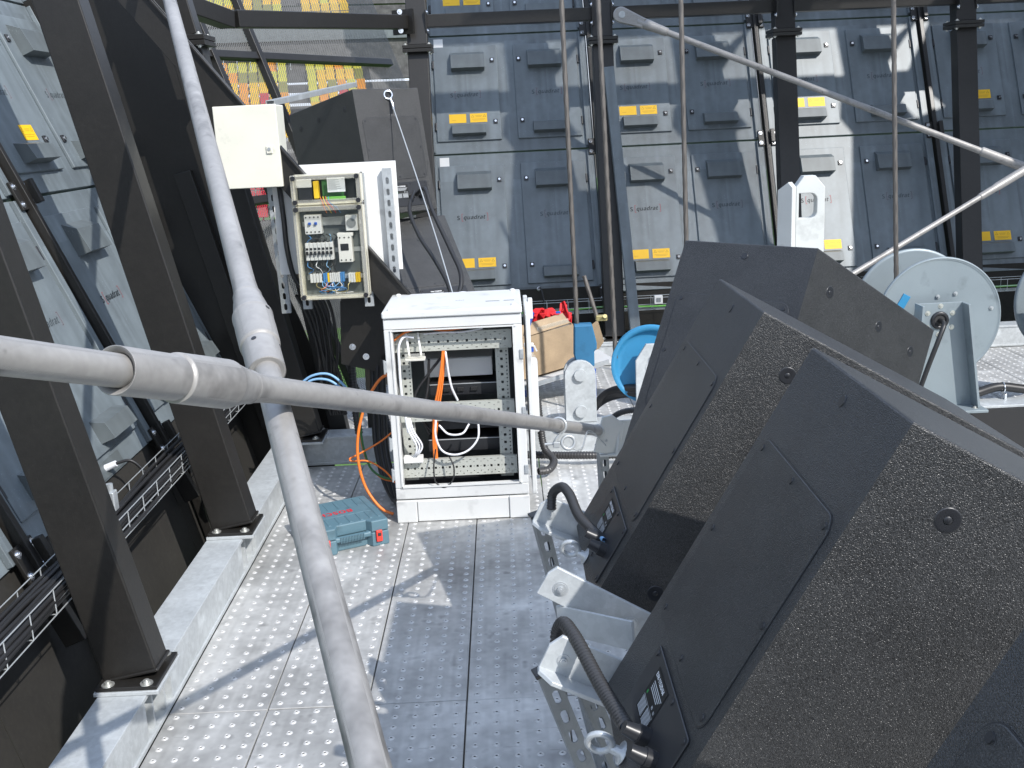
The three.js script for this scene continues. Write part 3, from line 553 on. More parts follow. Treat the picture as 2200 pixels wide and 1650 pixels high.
{
  const c = A2.clone().lerp(B2, .792), d = B2.clone().sub(A2).normalize();
  const g = T('shackle', 'galvanised U-bolt with eye ring clamped round the bracing tube', 'shackle', c);
  P(g, 'u_bolt', ring(c, d, .0222, .0038, 30), mat.zinc);
  P(g, 'u_bolt_leg', cable([c.clone().add(V(.006, -.02, .012)), c.clone().add(V(-.008, -.034, .014)), c.clone().add(V(-.014, -.047, .012))], .0042, 12, 8), mat.zinc);
  P(g, 'nut_block', rb(.02, .018, .018, .003, c.x - .008, c.y - .052, c.z + .012), mat.zinc);
  P(g, 'eye_ring', ring(c.clone().add(V(.026, -.048, .012)), V(.15, .25, 1), .0185, .0052, 26), mat.zinc);
  P(g, 'bolt_pin', cyl(c.clone().add(V(-.042, -.05, .012)), c.clone().add(V(.01, -.05, .012)), .0038, .0038, 10), mat.zinc);
  for (let i = 0; i < 2; i++) solo('safety_wire', i ? 'thin steel safety wire twisted below the first between ring and bracket' : 'thin steel safety wire from the eye ring to the tube bracket', 'wire', cable([c.clone().add(V(.034, -.062, .016)), c.clone().add(V(.055, -.072 - i * .004, .012)), c.clone().add(V(.1, -.08 - i * .006, -.2)), V(.31, .60 + i * .004, -3.37)], .0016, 30, 6), mat.zinc, 'thin safety wires at the bracing tube');
}
// rods in front of the far wall
{
  const a = V(.855, 2.332, -7.383), b = V(3.9, .975, -6.50), n = b.clone().sub(a).normalize();
  const g = T('tie_rod', 'pale painted tie rod with round clevis head running down from the black post', 'rod', a, 'tie rods in front of the far wall');
  P(g, 'rod', cyl(a.clone().addScaledVector(n, .25), b, .0205, .0205, 24), mat.pipe);
  P(g, 'clevis_socket', lathe([[.0, .12], [.036, .12], [.034, .2], [.03, .255], [.028, .33], [.0205, .335]], a, n, 24), mat.pipe);
  P(g, 'clevis_head', merge([plate([...Array(14)].map((_, i) => { const t = Math.PI / 2 + i / 13 * Math.PI; return [Math.cos(t) * .052, Math.sin(t) * .052]; }).concat([[.17, -.033], [.17, .033]]), .05, frame(a, n, UP).multiply(new THREE.Matrix4().makeTranslation(0, 0, -.025)), [], .008)]), mat.pipe);
  P(g, 'clevis_pin', cyl(a.clone().add(V(0, 0, .02)), a.clone().add(V(0, 0, .04)), .022, .022, 20), mat.galv);
  P(g, 'sleeve', lathe([[.021, -.2], [.029, -.19], [.03, .1], [.021, .12]], V(3.22, 1.279, -6.697), n, 22), mat.pipe);
  const c = V(1.95, .66, -6.10), e = V(4.3, 1.75, -6.82), m = e.clone().sub(c).normalize();
  const h = T('tie_rod', 'pale painted tie rod rising behind the winch drum and crossing the other', 'rod', c, 'tie rods in front of the far wall');
  P(h, 'rod', cyl(c, e, .0165, .0165, 24), mat.pipe);
  P(h, 'sleeve', lathe([[.0165, 0], [.022, .005], [.0225, .12], [.026, .14], [.027, .5], [.017, .52]], c.clone().addScaledVector(m, 1.08), m, 22), mat.pipe);
}

// ================================================================ WHITE RACK CABINET
{
  const x0 = -.522, x1 = .055, z0 = -4.28, z1 = -4.72, H = .915, cx = (x0 + x1) / 2, W = x1 - x0, zc = (z0 + z1) / 2, Dp = z0 - z1;
  const g = T('rack_cabinet', 'open white equipment cabinet full of cables standing on the floor', 'cabinet', V(cx, 0, zc));
  P(g, 'plinth', rb(W - .006, .098, Dp - .01, .004, cx, .051, zc), mat.cabinet);
  for (const s of [-1, 1]) P(g, 'plinth_corner', rb(.088, .1, .03, .004, cx + s * (W / 2 - .043), .051, z0 - .008), mat.cabinet);
  P(g, 'plinth_cover', rb(W - .182, .092, .012, .002, cx, .05, z0 - .003), mat.cabinet);
  P(g, 'bottom_rail', rb(W, .05, .05, .004, cx, .132, z0 - .025), mat.cabinet);
  P(g, 'top_rail', rb(W, .045, .05, .004, cx, H - .035, z0 - .025), mat.cabinet);
  for (const s of [-1, 1]) P(g, 'front_post', rb(.036, H - .2155, .05, .004, cx + s * (W / 2 - .018), (.1575 + H - .058) / 2, z0 - .025), mat.cabinet);
  P(g, 'seal', merge([bx(W - .05, .006, .006, cx, .162, z0 + .002), bx(W - .05, .006, .006, cx, H - .062, z0 + .002), bx(.006, H - .225, .006, x0 + .03, .16 + (H - .225) / 2, z0 + .002), bx(.006, H - .225, .006, x1 - .037, .16 + (H - .225) / 2, z0 + .002)]), mat.cabinet);
  for (const s of [-1, 1]) P(g, 'side_panel', rb(.016, H - .11, Dp - .05, .003, cx + s * (W / 2 - .009), .105 + (H - .11) / 2, zc - .02), mat.cabinet);
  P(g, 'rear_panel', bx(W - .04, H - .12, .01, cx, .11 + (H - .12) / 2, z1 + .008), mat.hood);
  P(g, 'floor_tray', bx(W - .04, .012, Dp - .06, cx, .115, zc - .01), mat.plastic);
  P(g, 'roof', rb(W + .008, .03, Dp + .02, .008, cx, H + .004, zc), mat.cabinet);
  for (const [a, b] of [[-1, 1], [1, 1], [-1, -1], [1, -1]]) P(g, 'roof_screw', new THREE.SphereGeometry(.013, 12, 8).scale(1, .7, 1).translate(cx + a * (W / 2 - .03), H + .02, zc + b * (Dp / 2 - .03)), mat.cabinet);
  // writing on the roof, small and faded
  P(g, 'roof_lettering', quadPlane(.09, .03, new THREE.Matrix4().makeRotationX(-Math.PI / 2).setPosition(cx + .02, H + .0205, zc + .02)), canvasMat(192, 64, (x, w, h) => { x.clearRect(0, 0, w, h); x.fillStyle = '#8a8c90'; x.font = '40px sans-serif'; x.save(); x.translate(w, h); x.rotate(Math.PI); x.fillText('JADE', 40, 46); x.restore(); }, { transparent: true }));
  for (const [dx, w] of [[.17, .06], [.24, .045]]) P(g, 'roof_label', bx(w, .0008, .007, cx + dx, H + .0203, zc + .07), mat.galvDull);
  for (const y of [.70, .36, .22]) P(g, 'hinge', merge([rb(.012, .05, .012, .003, x0 - .004, y, z0 - .004), cyl(V(x0 - .008, y - .03, z0 + .002), V(x0 - .008, y + .03, z0 + .002), .004, .004, 10)]), mat.zinc);
  for (const y of [.73, .48, .22]) P(g, 'latch_plate', rb(.016, .04, .012, .002, x1 - .006, y, z0 - .0), mat.zinc);
  // pierced mounting rails
  const railHoles = (n, w) => { const hs = []; for (let i = 0; i < n; i++) { const x = -w / 2 + (i + .7) * w / (n + .4); hs.push(rectHole(x, 0, .0095, .0100)); if (i < n - 1) { for (const y of [-.021, .021]) hs.push(rectHole(x + w / n / 2, y, .004, .004)); hs.push(rectHole(x + w / n / 2, 0, .0035, .0035)); } for (const y of [-.031, .031]) hs.push(rectHole(x, y, .009, .003)); } return hs; };
  const railW = .50;
  for (const [y, n] of [[.785, 12], [.475, 12], [.222, 16]]) {
    P(g, 'mounting_rail', merge([plate([[-railW / 2, -.038], [railW / 2, -.038], [railW / 2, .038], [-railW / 2, .038]], .002, new THREE.Matrix4().makeTranslation(cx - .007, y, z0 - .07), railHoles(n, railW)), bx(railW, .002, .02, cx - .007, y + .039, z0 - .078), bx(railW, .002, .02, cx - .007, y - .039, z0 - .078)]), mat.rail);
  }
  const postHoles = L => { const hs = []; for (let y = .02; y < L - .02; y += .034) { hs.push(rectHole(-.002, y, .011, .011)); hs.push(rectHole(.019, y, .006, .006), rectHole(.019, y + .017, .006, .006), rectHole(-.017, y + .012, .003, .003)); } return hs; };
  for (const [x, L] of [[-.035, .64], [-.455, .64]]) P(g, 'mounting_post', plate([[-.028, 0], [.028, 0], [.028, L], [-.028, L]], .002, new THREE.Matrix4().makeTranslation(x, .16, z0 - .10), postHoles(L)), mat.rail);
  P(g, 'rail_angle', merge([bx(railW, .018, .002, cx - .007, .835, z0 - .11), bx(railW, .002, .03, cx - .007, .846, z0 - .12)]), mat.rail);
  // open door folded back along the side
  const d = P(g, 'door', rb(.02, H - .12, .5, .005, x1 + .026, .1 + (H - .12) / 2, z0 - .262), mat.cabinet);
  P(d, 'door_handle', rb(.034, .34, .07, .014, x1 + .05, .47, z0 - .30), mat.cabinet);
  P(d, 'door_lock', rb(.02, .09, .05, .004, x1 + .046, .86, z0 - .35), mat.cabinet);
  // equipment inside, each a thing standing in the cabinet
  const eq = (l, x, y, z, w, h, dd, m, ports) => { const e = T('rack_unit', l, 'rack unit', V(x, y - h / 2, z), 'equipment units inside the white cabinet'); P(e, 'case', rb(w, h, dd, .003, x, y, z - dd / 2), m); P(e, 'front_lip', rb(w, .004, .004, .001, x, y + h / 2 - .004, z + .001), mat.zinc); for (let i = 0; i < ports; i++) P(e, 'port_block', rb(.03, .018, .01, .002, x - w / 4 + i * .06, y, z + .004), mat.rubber); return e; };
  eq('grey equipment unit under the upper pierced rail in the white cabinet', -.23, .64, -4.48, .30, .085, .2, mat.greyPlastic, 0);
  eq('black switch with port blocks in the middle of the white cabinet', -.21, .545, -4.46, .30, .055, .2, mat.plastic, 3);
  eq('black equipment unit directly above the lowest shelf in the white cabinet', -.21, .385, -4.46, .34, .05, .2, mat.plastic, 0);
  eq('black equipment unit behind the lowest pierced rail in the white cabinet', -.21, .295, -4.44, .34, .06, .2, mat.plastic, 0);
  const sk = T('power_strip', 'small white socket block clipped on the lowest rail in the cabinet', 'power strip', V(-.44, .26, -4.33)); P(sk, 'body', rb(.085, .03, .04, .005, -.44, .272, -4.335), mat.white);
  const cm = T('cable_manager', 'white plastic cable clamps on the upper rail inside the cabinet', 'cable clamp', V(-.41, .73, -4.33));
  for (const x of [-.435, -.385]) P(cm, 'strap', bar(V(x, .83, -4.335), V(x + .012, .735, -4.30), .009, .006, V(0, .3, 1), .002), mat.white);
  P(cm, 'tray', rb(.085, .01, .05, .003, -.40, .722, -4.315), mat.white); P(cm, 'tray_lip', rb(.085, .03, .004, .001, -.40, .735, -4.29), mat.clear);
  // cables in the cabinet
  const ca = (l, pts, r, m, grp) => solo('cable', l, 'cable', cable(pts.map(p => V(...p)), r, 60, 7), m, grp);
  const wc = 'white cables inside the cabinet', oc = 'orange cables in and beside the cabinet';
  ca('thick white cable bending down from the upper rail along the cabinet post', [[-.40, .815, -4.31], [-.44, .82, -4.305], [-.462, .79, -4.30], [-.468, .70, -4.30], [-.468, .58, -4.305], [-.46, .48, -4.31], [-.452, .40, -4.31]], .0055, mat.whiteCable, wc);
  ca('white cable hanging in a wide loop near the bottom of the cabinet', [[-.33, .46, -4.32], [-.335, .38, -4.30], [-.31, .315, -4.295], [-.26, .295, -4.295], [-.20, .31, -4.30], [-.155, .36, -4.31], [-.15, .43, -4.33]], .0045, mat.whiteCable, wc);
  ca('white cable making a short sag below the middle rail of the cabinet', [[-.32, .42, -4.33], [-.28, .385, -4.31], [-.22, .385, -4.31], [-.19, .42, -4.33]], .0045, mat.whiteCable, wc);
  ca('white cable snaking down from the upper rail past the orange bundle', [[-.275, .745, -4.36], [-.27, .70, -4.34], [-.265, .64, -4.34], [-.255, .58, -4.34], [-.235, .52, -4.36]], .005, mat.whiteCable, wc);
  for (let i = 0; i < 3; i++) ca(['inner white cable of the slack bunch above the socket block', 'middle white cable of the slack bunch above the socket block', 'outer white cable of the slack bunch above the socket block'][i], [[-.455 + i * .006, .46, -4.32], [-.45 + i * .01, .41, -4.305], [-.42 + i * .012, .34, -4.30], [-.425 + i * .008, .31, -4.30], [-.44 + i * .004, .285, -4.32]], .004, mat.whiteCable, wc);
  ca('black cable hanging in a loop over the lowest pierced rail', [[-.34, .32, -4.31], [-.352, .24, -4.29], [-.345, .175, -4.285], [-.31, .155, -4.28], [-.275, .18, -4.285], [-.265, .24, -4.29], [-.29, .30, -4.31]], .0035, mat.rubber, null);
  for (let i = 0; i < 3; i++) ca(['straight orange cable at the front of the bundle below the upper rail', 'straight orange cable in the middle of the bundle below the upper rail', 'straight orange cable at the back of the bundle below the upper rail'][i], [[-.285 + i * .006, .745, -4.345 - i * .008], [-.295 + i * .006, .68, -4.34 - i * .008], [-.315 + i * .008, .58, -4.34 - i * .008], [-.335 + i * .01, .50, -4.345 - i * .008], [-.35 + i * .006, .36, -4.345 - i * .008], [-.352 + i * .006, .25, -4.36]], .0045, mat.orange, oc);
  ca('orange cable arching along the top of the cabinet opening', [[-.49, .80, -4.33], [-.44, .832, -4.335], [-.36, .846, -4.34], [-.27, .832, -4.345], [-.20, .838, -4.35], [-.12, .842, -4.36]], .005, mat.orange, oc);
  ca('white cable lying along the top of the upper rail in the cabinet', [[-.36, .822, -4.34], [-.28, .826, -4.335], [-.2, .824, -4.335], [-.11, .835, -4.34]], .004, mat.whiteCable, wc);
  ca('thick orange cable bowing out beside the cabinet down to the toolbox', [[-.535, .62, -4.50], [-.575, .60, -4.50], [-.635, .52, -4.47], [-.685, .38, -4.44], [-.695, .25, -4.42], [-.665, .12, -4.40], [-.60, .035, -4.37], [-.55, .012, -4.36]], .0068, mat.orange, oc);
  ca('thin orange cable making a sharp bend beside the cabinet', [[-.53, .36, -4.5], [-.60, .31, -4.49], [-.70, .262, -4.47], [-.742, .243, -4.46], [-.73, .235, -4.46], [-.66, .235, -4.45], [-.59, .19, -4.45], [-.54, .12, -4.46]], .0042, mat.orange, oc);
  ca('green cable looping low beside the cabinet', [[-.69, .48, -4.62], [-.70, .36, -4.60], [-.69, .25, -4.58], [-.66, .16, -4.56], [-.60, .125, -4.53], [-.53, .125, -4.5]], .0055, mat.greenDark, null);
  ca('thin orange cable running low into the cabinet next to the green one', [[-.70, .44, -4.63], [-.705, .30, -4.61], [-.68, .19, -4.58], [-.62, .12, -4.55], [-.53, .11, -4.5]], .0038, mat.orange, oc);
  for (let i = 0; i < 3; i++) ca(['thick black cable beside the cabinet running down to the floor', 'thick black cable behind the orange one beside the cabinet', 'thick black cable closest to the cabinet plinth'][i], [[-.66 + i * .03, .62, -4.9 + i * .05], [-.665 + i * .03, .40, -4.85 + i * .05], [-.66 + i * .03, .2, -4.78 + i * .05], [-.62 + i * .03, .07, -4.66 + i * .05], [-.56 + i * .02, .03, -4.5 + i * .04], [-.53 + i * .01, .05, -4.42]], .014, mat.rubber, 'thick black cables beside the cabinet');
  for (let i = 0; i < 2; i++) ca(i ? 'black cable tangled in the cabinet behind the orange bundle' : 'black cable curving behind the white slack bunch in the cabinet', [[-.30 - i * .05, .70, -4.40], [-.36, .63 - i * .04, -4.39], [-.42 + i * .05, .54, -4.38], [-.40, .45, -4.39], [-.37 + i * .02, .36, -4.40]], .006, mat.rubber, 'black cables inside the cabinet');
}

// ================================================================ ELECTRICAL ENCLOSURES ON THE CORNER FRAME
{
  const g = T('switch_box', 'plain beige switch box with small square lock, hung on the corner frame', 'switch box', V(-1.10, 1.445, -4.78));
  P(g, 'case', rb(.272, .35, .15, .006, -1.103, 1.62, -4.80), mat.beige);
  P(g, 'lid', rb(.276, .354, .022, .004, -1.103, 1.62, -4.711), mat.beige);
  const l = P(g, 'lock', rb(.026, .034, .008, .003, -1.01, 1.605, -4.697), mat.beige); P(l, 'lock_core', cyl(V(-1.01, 1.608, -4.695), V(-1.01, 1.608, -4.690), .007, .007, 14), mat.zinc);
}
{
  const w = .3, xc = -.765;
  const g = T('fuse_box', 'cream fuse box with clear lids showing breakers and wiring', 'fuse box', V(xc, .94, -4.65));
  const tray = (y0, y1) => {
    const h = y1 - y0, yc = (y0 + y1) / 2;
    P(g, 'back_tray', merge([bx(w, h, .006, xc, yc, -4.706), bx(.006, h, .05, xc - w / 2 + .003, yc, -4.682), bx(.006, h, .05, xc + w / 2 - .003, yc, -4.682), bx(w, .006, .05, xc, y0 + .003, -4.682), bx(w, .006, .05, xc, y1 - .003, -4.682)]), mat.cream);
    const cv = P(g, 'clear_lid', merge([bx(w - .03, h - .03, .003, xc, yc, -4.612)]), mat.glass);
    P(g, 'lid_rim', merge([rb(.022, h, .045, .004, xc - w / 2 + .008, yc, -4.634), rb(.022, h, .045, .004, xc + w / 2 - .008, yc, -4.634), rb(w - .04, .022, .045, .004, xc, y0 + .011, -4.634), rb(w - .04, .022, .045, .004, xc, y1 - .011, -4.634)]), mat.clear);
    for (const a of [-1, 1]) for (const b of [-1, 1]) P(g, 'lid_screw', cyl(V(xc + a * (w / 2 - .012), yc + b * (h / 2 - .013), -4.625), V(xc + a * (w / 2 - .012), yc + b * (h / 2 - .013), -4.600), .0105, .0105, 14), mat.plastic);
  };
  tray(1.363, 1.492); tray(.945, 1.358);
  P(g, 'rear_sheet', bx(w - .02, .40, .002, xc, 1.15, -4.700), mat.hood);
  P(g, 'rear_sheet', bx(w - .02, .11, .002, xc, 1.427, -4.700), mat.plastic);
  // contents
  P(g, 'timer_relay', rb(.06, .06, .04, .003, -.862, 1.41, -4.67), mat.plastic); P(g, 'relay_label', rb(.068, .036, .003, .001, -.865, 1.455, -4.648), mat.white);
  P(g, 'yellow_module', rb(.022, .075, .04, .003, -.815, 1.425, -4.67), mat.yellow); P(g, 'circuit_board', bx(.095, .09, .004, -.745, 1.42, -4.685), mat.greenDark);
  P(g, 'terminal_strip', rb(.09, .014, .016, .002, -.735, 1.385, -4.675), mat.green); P(g, 'data_label', quadPlane(.078, .062, new THREE.Matrix4().makeTranslation(-.725, 1.443, -4.655)), canvasMat(160, 128, (x, w2, h2) => { x.fillStyle = '#d9dde2'; x.fillRect(0, 0, w2, h2); x.fillStyle = '#6a7077'; for (let i = 0; i < 11; i++) x.fillRect(8, 8 + i * 10, 60 + (i * 37) % 70, 3); x.font = 'bold 14px sans-serif'; x.fillText('CE', 134, 18); }));
  P(g, 'maker_lettering', quadPlane(.07, .014, new THREE.Matrix4().makeTranslation(-.865, 1.481, -4.6108)), canvasMat(160, 32, (x, w2, h2) => { x.clearRect(0, 0, w2, h2); x.fillStyle = '#9b9784'; x.font = '26px sans-serif'; x.fillText('Moeller', 8, 25); }, { transparent: true }));
  const dev = (n, x, y, wd, ht, m = mat.greyPlastic) => P(g, n, rb(wd, ht, .05, .003, x, y, -4.675), m);
  const rc = dev('residual_current_switch', -.842, 1.275, .074, .085); P(rc, 'toggle', rb(.012, .012, .012, .003, -.855, 1.28, -4.645), mat.navy); P(rc, 'toggle', rb(.012, .012, .012, .003, -.828, 1.28, -4.645), mat.navy); for (let i = 0; i < 4; i++) for (const y of [1.307, 1.243]) P(rc, 'terminal_screw', cyl(V(-.87 + i * .018, y, -4.652), V(-.87 + i * .018, y, -4.648), .0035, .0035, 8), mat.plastic);
  const so = dev('socket_outlet', -.672, 1.275, .052, .07); P(so, 'socket_well', cyl(V(-.672, 1.275, -4.652), V(-.672, 1.275, -4.647), .021, .021, 20), mat.galvDull);
  P(g, 'rail_cover', bx(.1, .035, .012, -.755, 1.285, -4.69), mat.galvDull);
  for (let i = 0; i < 7; i++) { const x = -.877 + i * .0178; const b = dev('circuit_breaker', x, 1.155, .0168, .078); P(b, 'breaker_lever', rb(.010, .016, .016, .002, x, 1.15, -4.646), mat.plastic); P(b, 'breaker_window', bx(.011, .010, .002, x, 1.168, -4.6495), mat.rubber); }
  const ct = dev('contactor', -.708, 1.165, .062, .125, mat.white); P(ct, 'contactor_window', rb(.036, .03, .006, .002, -.71, 1.17, -4.65), mat.plastic); P(ct, 'contactor_top', rb(.07, .016, .045, .003, -.705, 1.225, -4.672), mat.white);
  for (let i = 0; i < 3; i++) for (const y of [1.212, 1.113]) P(ct, 'terminal_screw', cyl(V(-.728 + i * .02, y, -4.652), V(-.728 + i * .02, y, -4.648), .0035, .0035, 8), mat.plastic);
  for (let i = 0; i < 4; i++) P(g, 'terminal_block', rb(.012, .04, .035, .002, -.872 + i * .0135, 1.035, -4.68), mat.greyPlastic);
  for (let i = 0; i < 10; i++) P(g, 'terminal_block', rb(.0085, .042, .035, .002, -.815 + i * .0095, 1.035, -4.68), i < 2 ? mat.wireBlue : i === 2 ? mat.yellow : i < 8 ? mat.greyPlastic : mat.wireBlue);
  for (let i = 0; i < 5; i++) P(g, 'terminal_block', rb(.0095, .042, .035, .002, -.702 + i * .0105, 1.03, -4.68), i > 2 ? mat.yellow : mat.greyPlastic);
  const wm = [mat.wireBlue, mat.lightBlue, mat.orange, mat.rubber, mat.whiteCable, mat.wireBlue, mat.brass];
  for (let i = 0; i < 16; i++) { const x = rr(-.85, -.68); P(g, 'wire', cable([V(x, 1.02, -4.67), V(x + rr(-.03, .03), 1.0, -4.65), V(rr(-.85, -.68), rr(.97, .99), -4.645), V(rr(-.84, -.69), .965, -4.67)], .0019, 18, 5), wm[i % 7]); }
  for (let i = 0; i < 12; i++) { const x = -.88 + i * .011; P(g, 'wire', cable([V(x, 1.115, -4.67), V(x + rr(-.01, .01), 1.09, -4.655), V(x + rr(-.03, .03), 1.075, -4.66), V(x + rr(-.02, .02), 1.055, -4.67)], .0018, 14, 5), i % 4 ? mat.rubber : wm[i % 7]); }
  for (let i = 0; i < 8; i++) { const x = -.87 + i * .016; P(g, 'wire', cable([V(x, 1.23, -4.665), V(x + rr(-.01, .03), 1.215, -4.65), V(x + rr(0, .03), 1.205, -4.66), V(-.877 + i * .0178, 1.195, -4.665)], .002, 14, 5), i % 3 ? mat.rubber : wm[i % 5]); }
  for (let i = 0; i < 4; i++) P(g, 'wire', cable([V(-.80 + i * .012, 1.395, -4.655), V(-.79 + i * .01, 1.37, -4.65), V(-.785 + i * .018, 1.345, -4.655), V(-.78 + i * .02, 1.32, -4.68)], .002, 14, 5), [mat.orange, mat.yellow, mat.redPlastic, mat.wireBlue][i]);
  P(g, 'din_rail', merge([bx(.26, .02, .006, xc, 1.155, -4.695), bx(.26, .02, .006, xc, 1.035, -4.695), bx(.26, .02, .006, xc, 1.275, -4.695)]), mat.zinc);
}
solo('mounting_sheet', 'white mounting sheet behind the fuse box with clear lids', 'sheet', rb(.565, .49, .006, .002, -.755, 1.285, -4.80), mat.white);
[['slotted steel channel along the free edge of the white mounting sheet', -.508, .915, .585, -4.765, .008], ['slotted steel channel sticking out below the fuse box, closer to the cabinet', -.632, .885, .6, -4.74, 0], ['slotted steel channel sticking out below the fuse box, closer to the columns', -.915, .885, .6, -4.74, 0], ['slotted steel channel hanging below the beige switch box', -1.028, .86, .6, -4.80, .02]].forEach(([l, x, y, L, z, t]) => { const g = T('slotted_channel', l, 'steel channel', null, 'slotted channels of the corner frame'); g.position.set(x, y, z); g.rotation.z = t; P(g, 'channel', strutGeo(L, .041, .021), mat.zinc); });
{ const a = V(-1.02, 1.815, -4.86), b = V(-.82, 1.93, -6.22); const g = T('slotted_channel', 'slotted steel channel running level from the beige box to the corner loudspeaker', 'steel channel', a, 'slotted channels of the corner frame'); const L = a.distanceTo(b); P(g, 'channel', strutGeo(L).applyMatrix4(new THREE.Matrix4().makeBasis(b.clone().sub(a).normalize().cross(UP).normalize(), b.clone().sub(a).normalize(), b.clone().sub(a).normalize().cross(UP).normalize().cross(b.clone().sub(a).normalize())).setPosition(a)), mat.zinc); }
{ // black diagonal brace with gusset below
  const g = T('diagonal_brace', 'black flat diagonal brace running down behind the fuse box', 'steel brace', V(-.33, .76, -4.72));
  P(g, 'flange', bar(V(-1.56, 2.385, -4.73), V(-.28, .72, -4.73), .05, .008, V(.77, .6, 0), .001), mat.black);
  P(g, 'web', bar(V(-1.60, 2.355, -4.73), V(-.345, .70, -4.73), .012, .12, V(.77, .6, 0), .002), mat.black);
  P(g, 'gusset', plate([[-.46, .86], [-.30, .66], [-.62, .55], [-.80, .60], [-.78, .9], [-.62, 1.0]], .01, new THREE.Matrix4().makeTranslation(0, 0, -4.84)), mat.black);
  for (const [x, y] of [[-.74, .68], [-.68, .63]]) bolt(g, V(x, y, -4.83), V(0, 0, 1), .009, mat.chrome);
}
// strut frames in the corner
[[V(-1.30, .15, -5.42), V(-1.62, 1.5, -5.46), 'black strut beside the flanged column at the mesh corner'], [V(-.92, .10, -5.35), V(-1.10, 1.35, -5.40), 'black strut in the mesh corner behind the hanging cables'], [V(-.72, .10, -5.32), V(-.70, 1.05, -5.36), 'black strut in the mesh corner closest to the cabinet']].forEach(([a, b, l]) => solo('strut', l, 'steel profile', bar(a, b, .09, .09, V(0, 0, 1), .004), mat.black, 'black struts in the mesh corner'));
ribbed('black ribbed conduit hanging under the fuse box', [V(-.80, .90, -5.1), V(-.80, .75, -5.1), V(-.79, .55, -5.08), V(-.785, .35, -5.04), V(-.77, .2, -5.0)], .02, 150);
ribbed('black ribbed conduit hanging between fuse box and cabinet', [V(-.62, .70, -4.95), V(-.64, .5, -4.94), V(-.63, .38, -4.9), V(-.60, .27, -4.84), V(-.56, .2, -4.8)], .017, 120);
for (let i = 0; i < 7; i++) solo('cable', ['slack black cable under the fuse box nearest the ribbed conduit', 'black cable under the fuse box, second from the ribbed conduit', 'black cable under the fuse box, third from the ribbed conduit', 'black cable under the fuse box, fourth from the ribbed conduit', 'black cable under the fuse box, fifth from the ribbed conduit', 'black cable under the fuse box, sixth from the ribbed conduit', 'black cable under the fuse box furthest from the ribbed conduit'][i], 'cable', cable([V(-.83 - i * .022, .95, -4.74), V(-.82 - i * .02, .85, -4.82), V(-.83 - i * .016 + rr(-.02, .02), .65, -4.95), V(-.84 - i * .014 + rr(-.03, .03), .45, -5.0), V(-.83 - i * .012, .3, -5.02)], .008, 40, 7), mat.rubber, 'black cables hanging under the fuse box');
solo('cable', 'thick black cable curving from the beige box to the fuse box', 'cable', cable([V(-1.0, 1.44, -4.78), V(-.99, 1.3, -4.76), V(-.985, 1.15, -4.75), V(-.96, 1.02, -4.75), V(-.90, .95, -4.74)], .012, 40, 8), mat.rubber);
for (let i = 0; i < 2; i++) solo('cable', i ? 'pale blue cable looping lower behind the bracing tube' : 'pale blue cable looping higher behind the bracing tube', 'cable', cable([V(-1.02, .50 - i * .02, -4.8), V(-.94, .555 - i * .02, -4.8), V(-.86, .56 - i * .03, -4.8), V(-.79, .50 - i * .03, -4.8), V(-.75, .42, -4.8)], .006, 36, 7), mat.lightBlue, 'pale blue cables behind the bracing tube');
// hanging hardware of the corner loudspeakers
solo('safety_rope', 'thin steel safety rope hooked to the corner loudspeakers', 'wire rope', cable([V(-0.589, 1.827, -5.936), V(-0.514, 1.607, -5.778), V(-0.422, 1.346, -5.537), V(-0.337, 1.105, -5.270), V(-0.258, 0.866, -5.003)], .0035, 40, 6), mat.zinc);
{ const c = V(-0.589, 1.827, -5.936); const g = T('snap_hook', 'bright snap hook at the top of the upper corner loudspeaker', 'snap hook', c); P(g, 'hook_ring', ring(c.clone().add(V(-.01, .02, .0)), V(.3, .2, 1), .022, .006), mat.chrome); P(g, 'hook_body', cable([c.clone(), c.clone().add(V(.012, -.03, .01)), c.clone().add(V(.016, -.06, .02))], .008, 12, 8), mat.chrome); }
solo('cable', 'black power cable looping between the two corner loudspeakers', 'cable', cable([V(-0.461, 1.317, -5.705), V(-0.408, 1.354, -5.590), V(-0.369, 1.252, -5.482), V(-0.282, 1.074, -5.313), V(-0.225, 0.948, -5.178), V(-0.232, 0.878, -5.109), V(-0.261, 0.843, -5.049)], .0115, 60, 8), mat.rubber, 'black cables on the corner loudspeakers');
solo('cable', 'black cable bowing away from the loop on the corner loudspeakers', 'cable', cable([V(-0.473, 1.333, -5.709), V(-0.492, 1.251, -5.564), V(-0.441, 1.128, -5.430), V(-0.355, 1.011, -5.277), V(-0.291, 0.909, -5.148), V(-0.269, 0.840, -5.069)], .0105, 60, 8), mat.rubber, 'black cables on the corner loudspeakers');
solo('cable', 'white cable curling at the lower corner loudspeaker above the cabinet', 'cable', cable([V(-0.261, 0.868, -5.076), V(-0.214, 0.878, -5.058), V(-0.176, 0.868, -5.055), V(-0.159, 0.838, -5.047)], .005, 24, 7), mat.whiteCable);

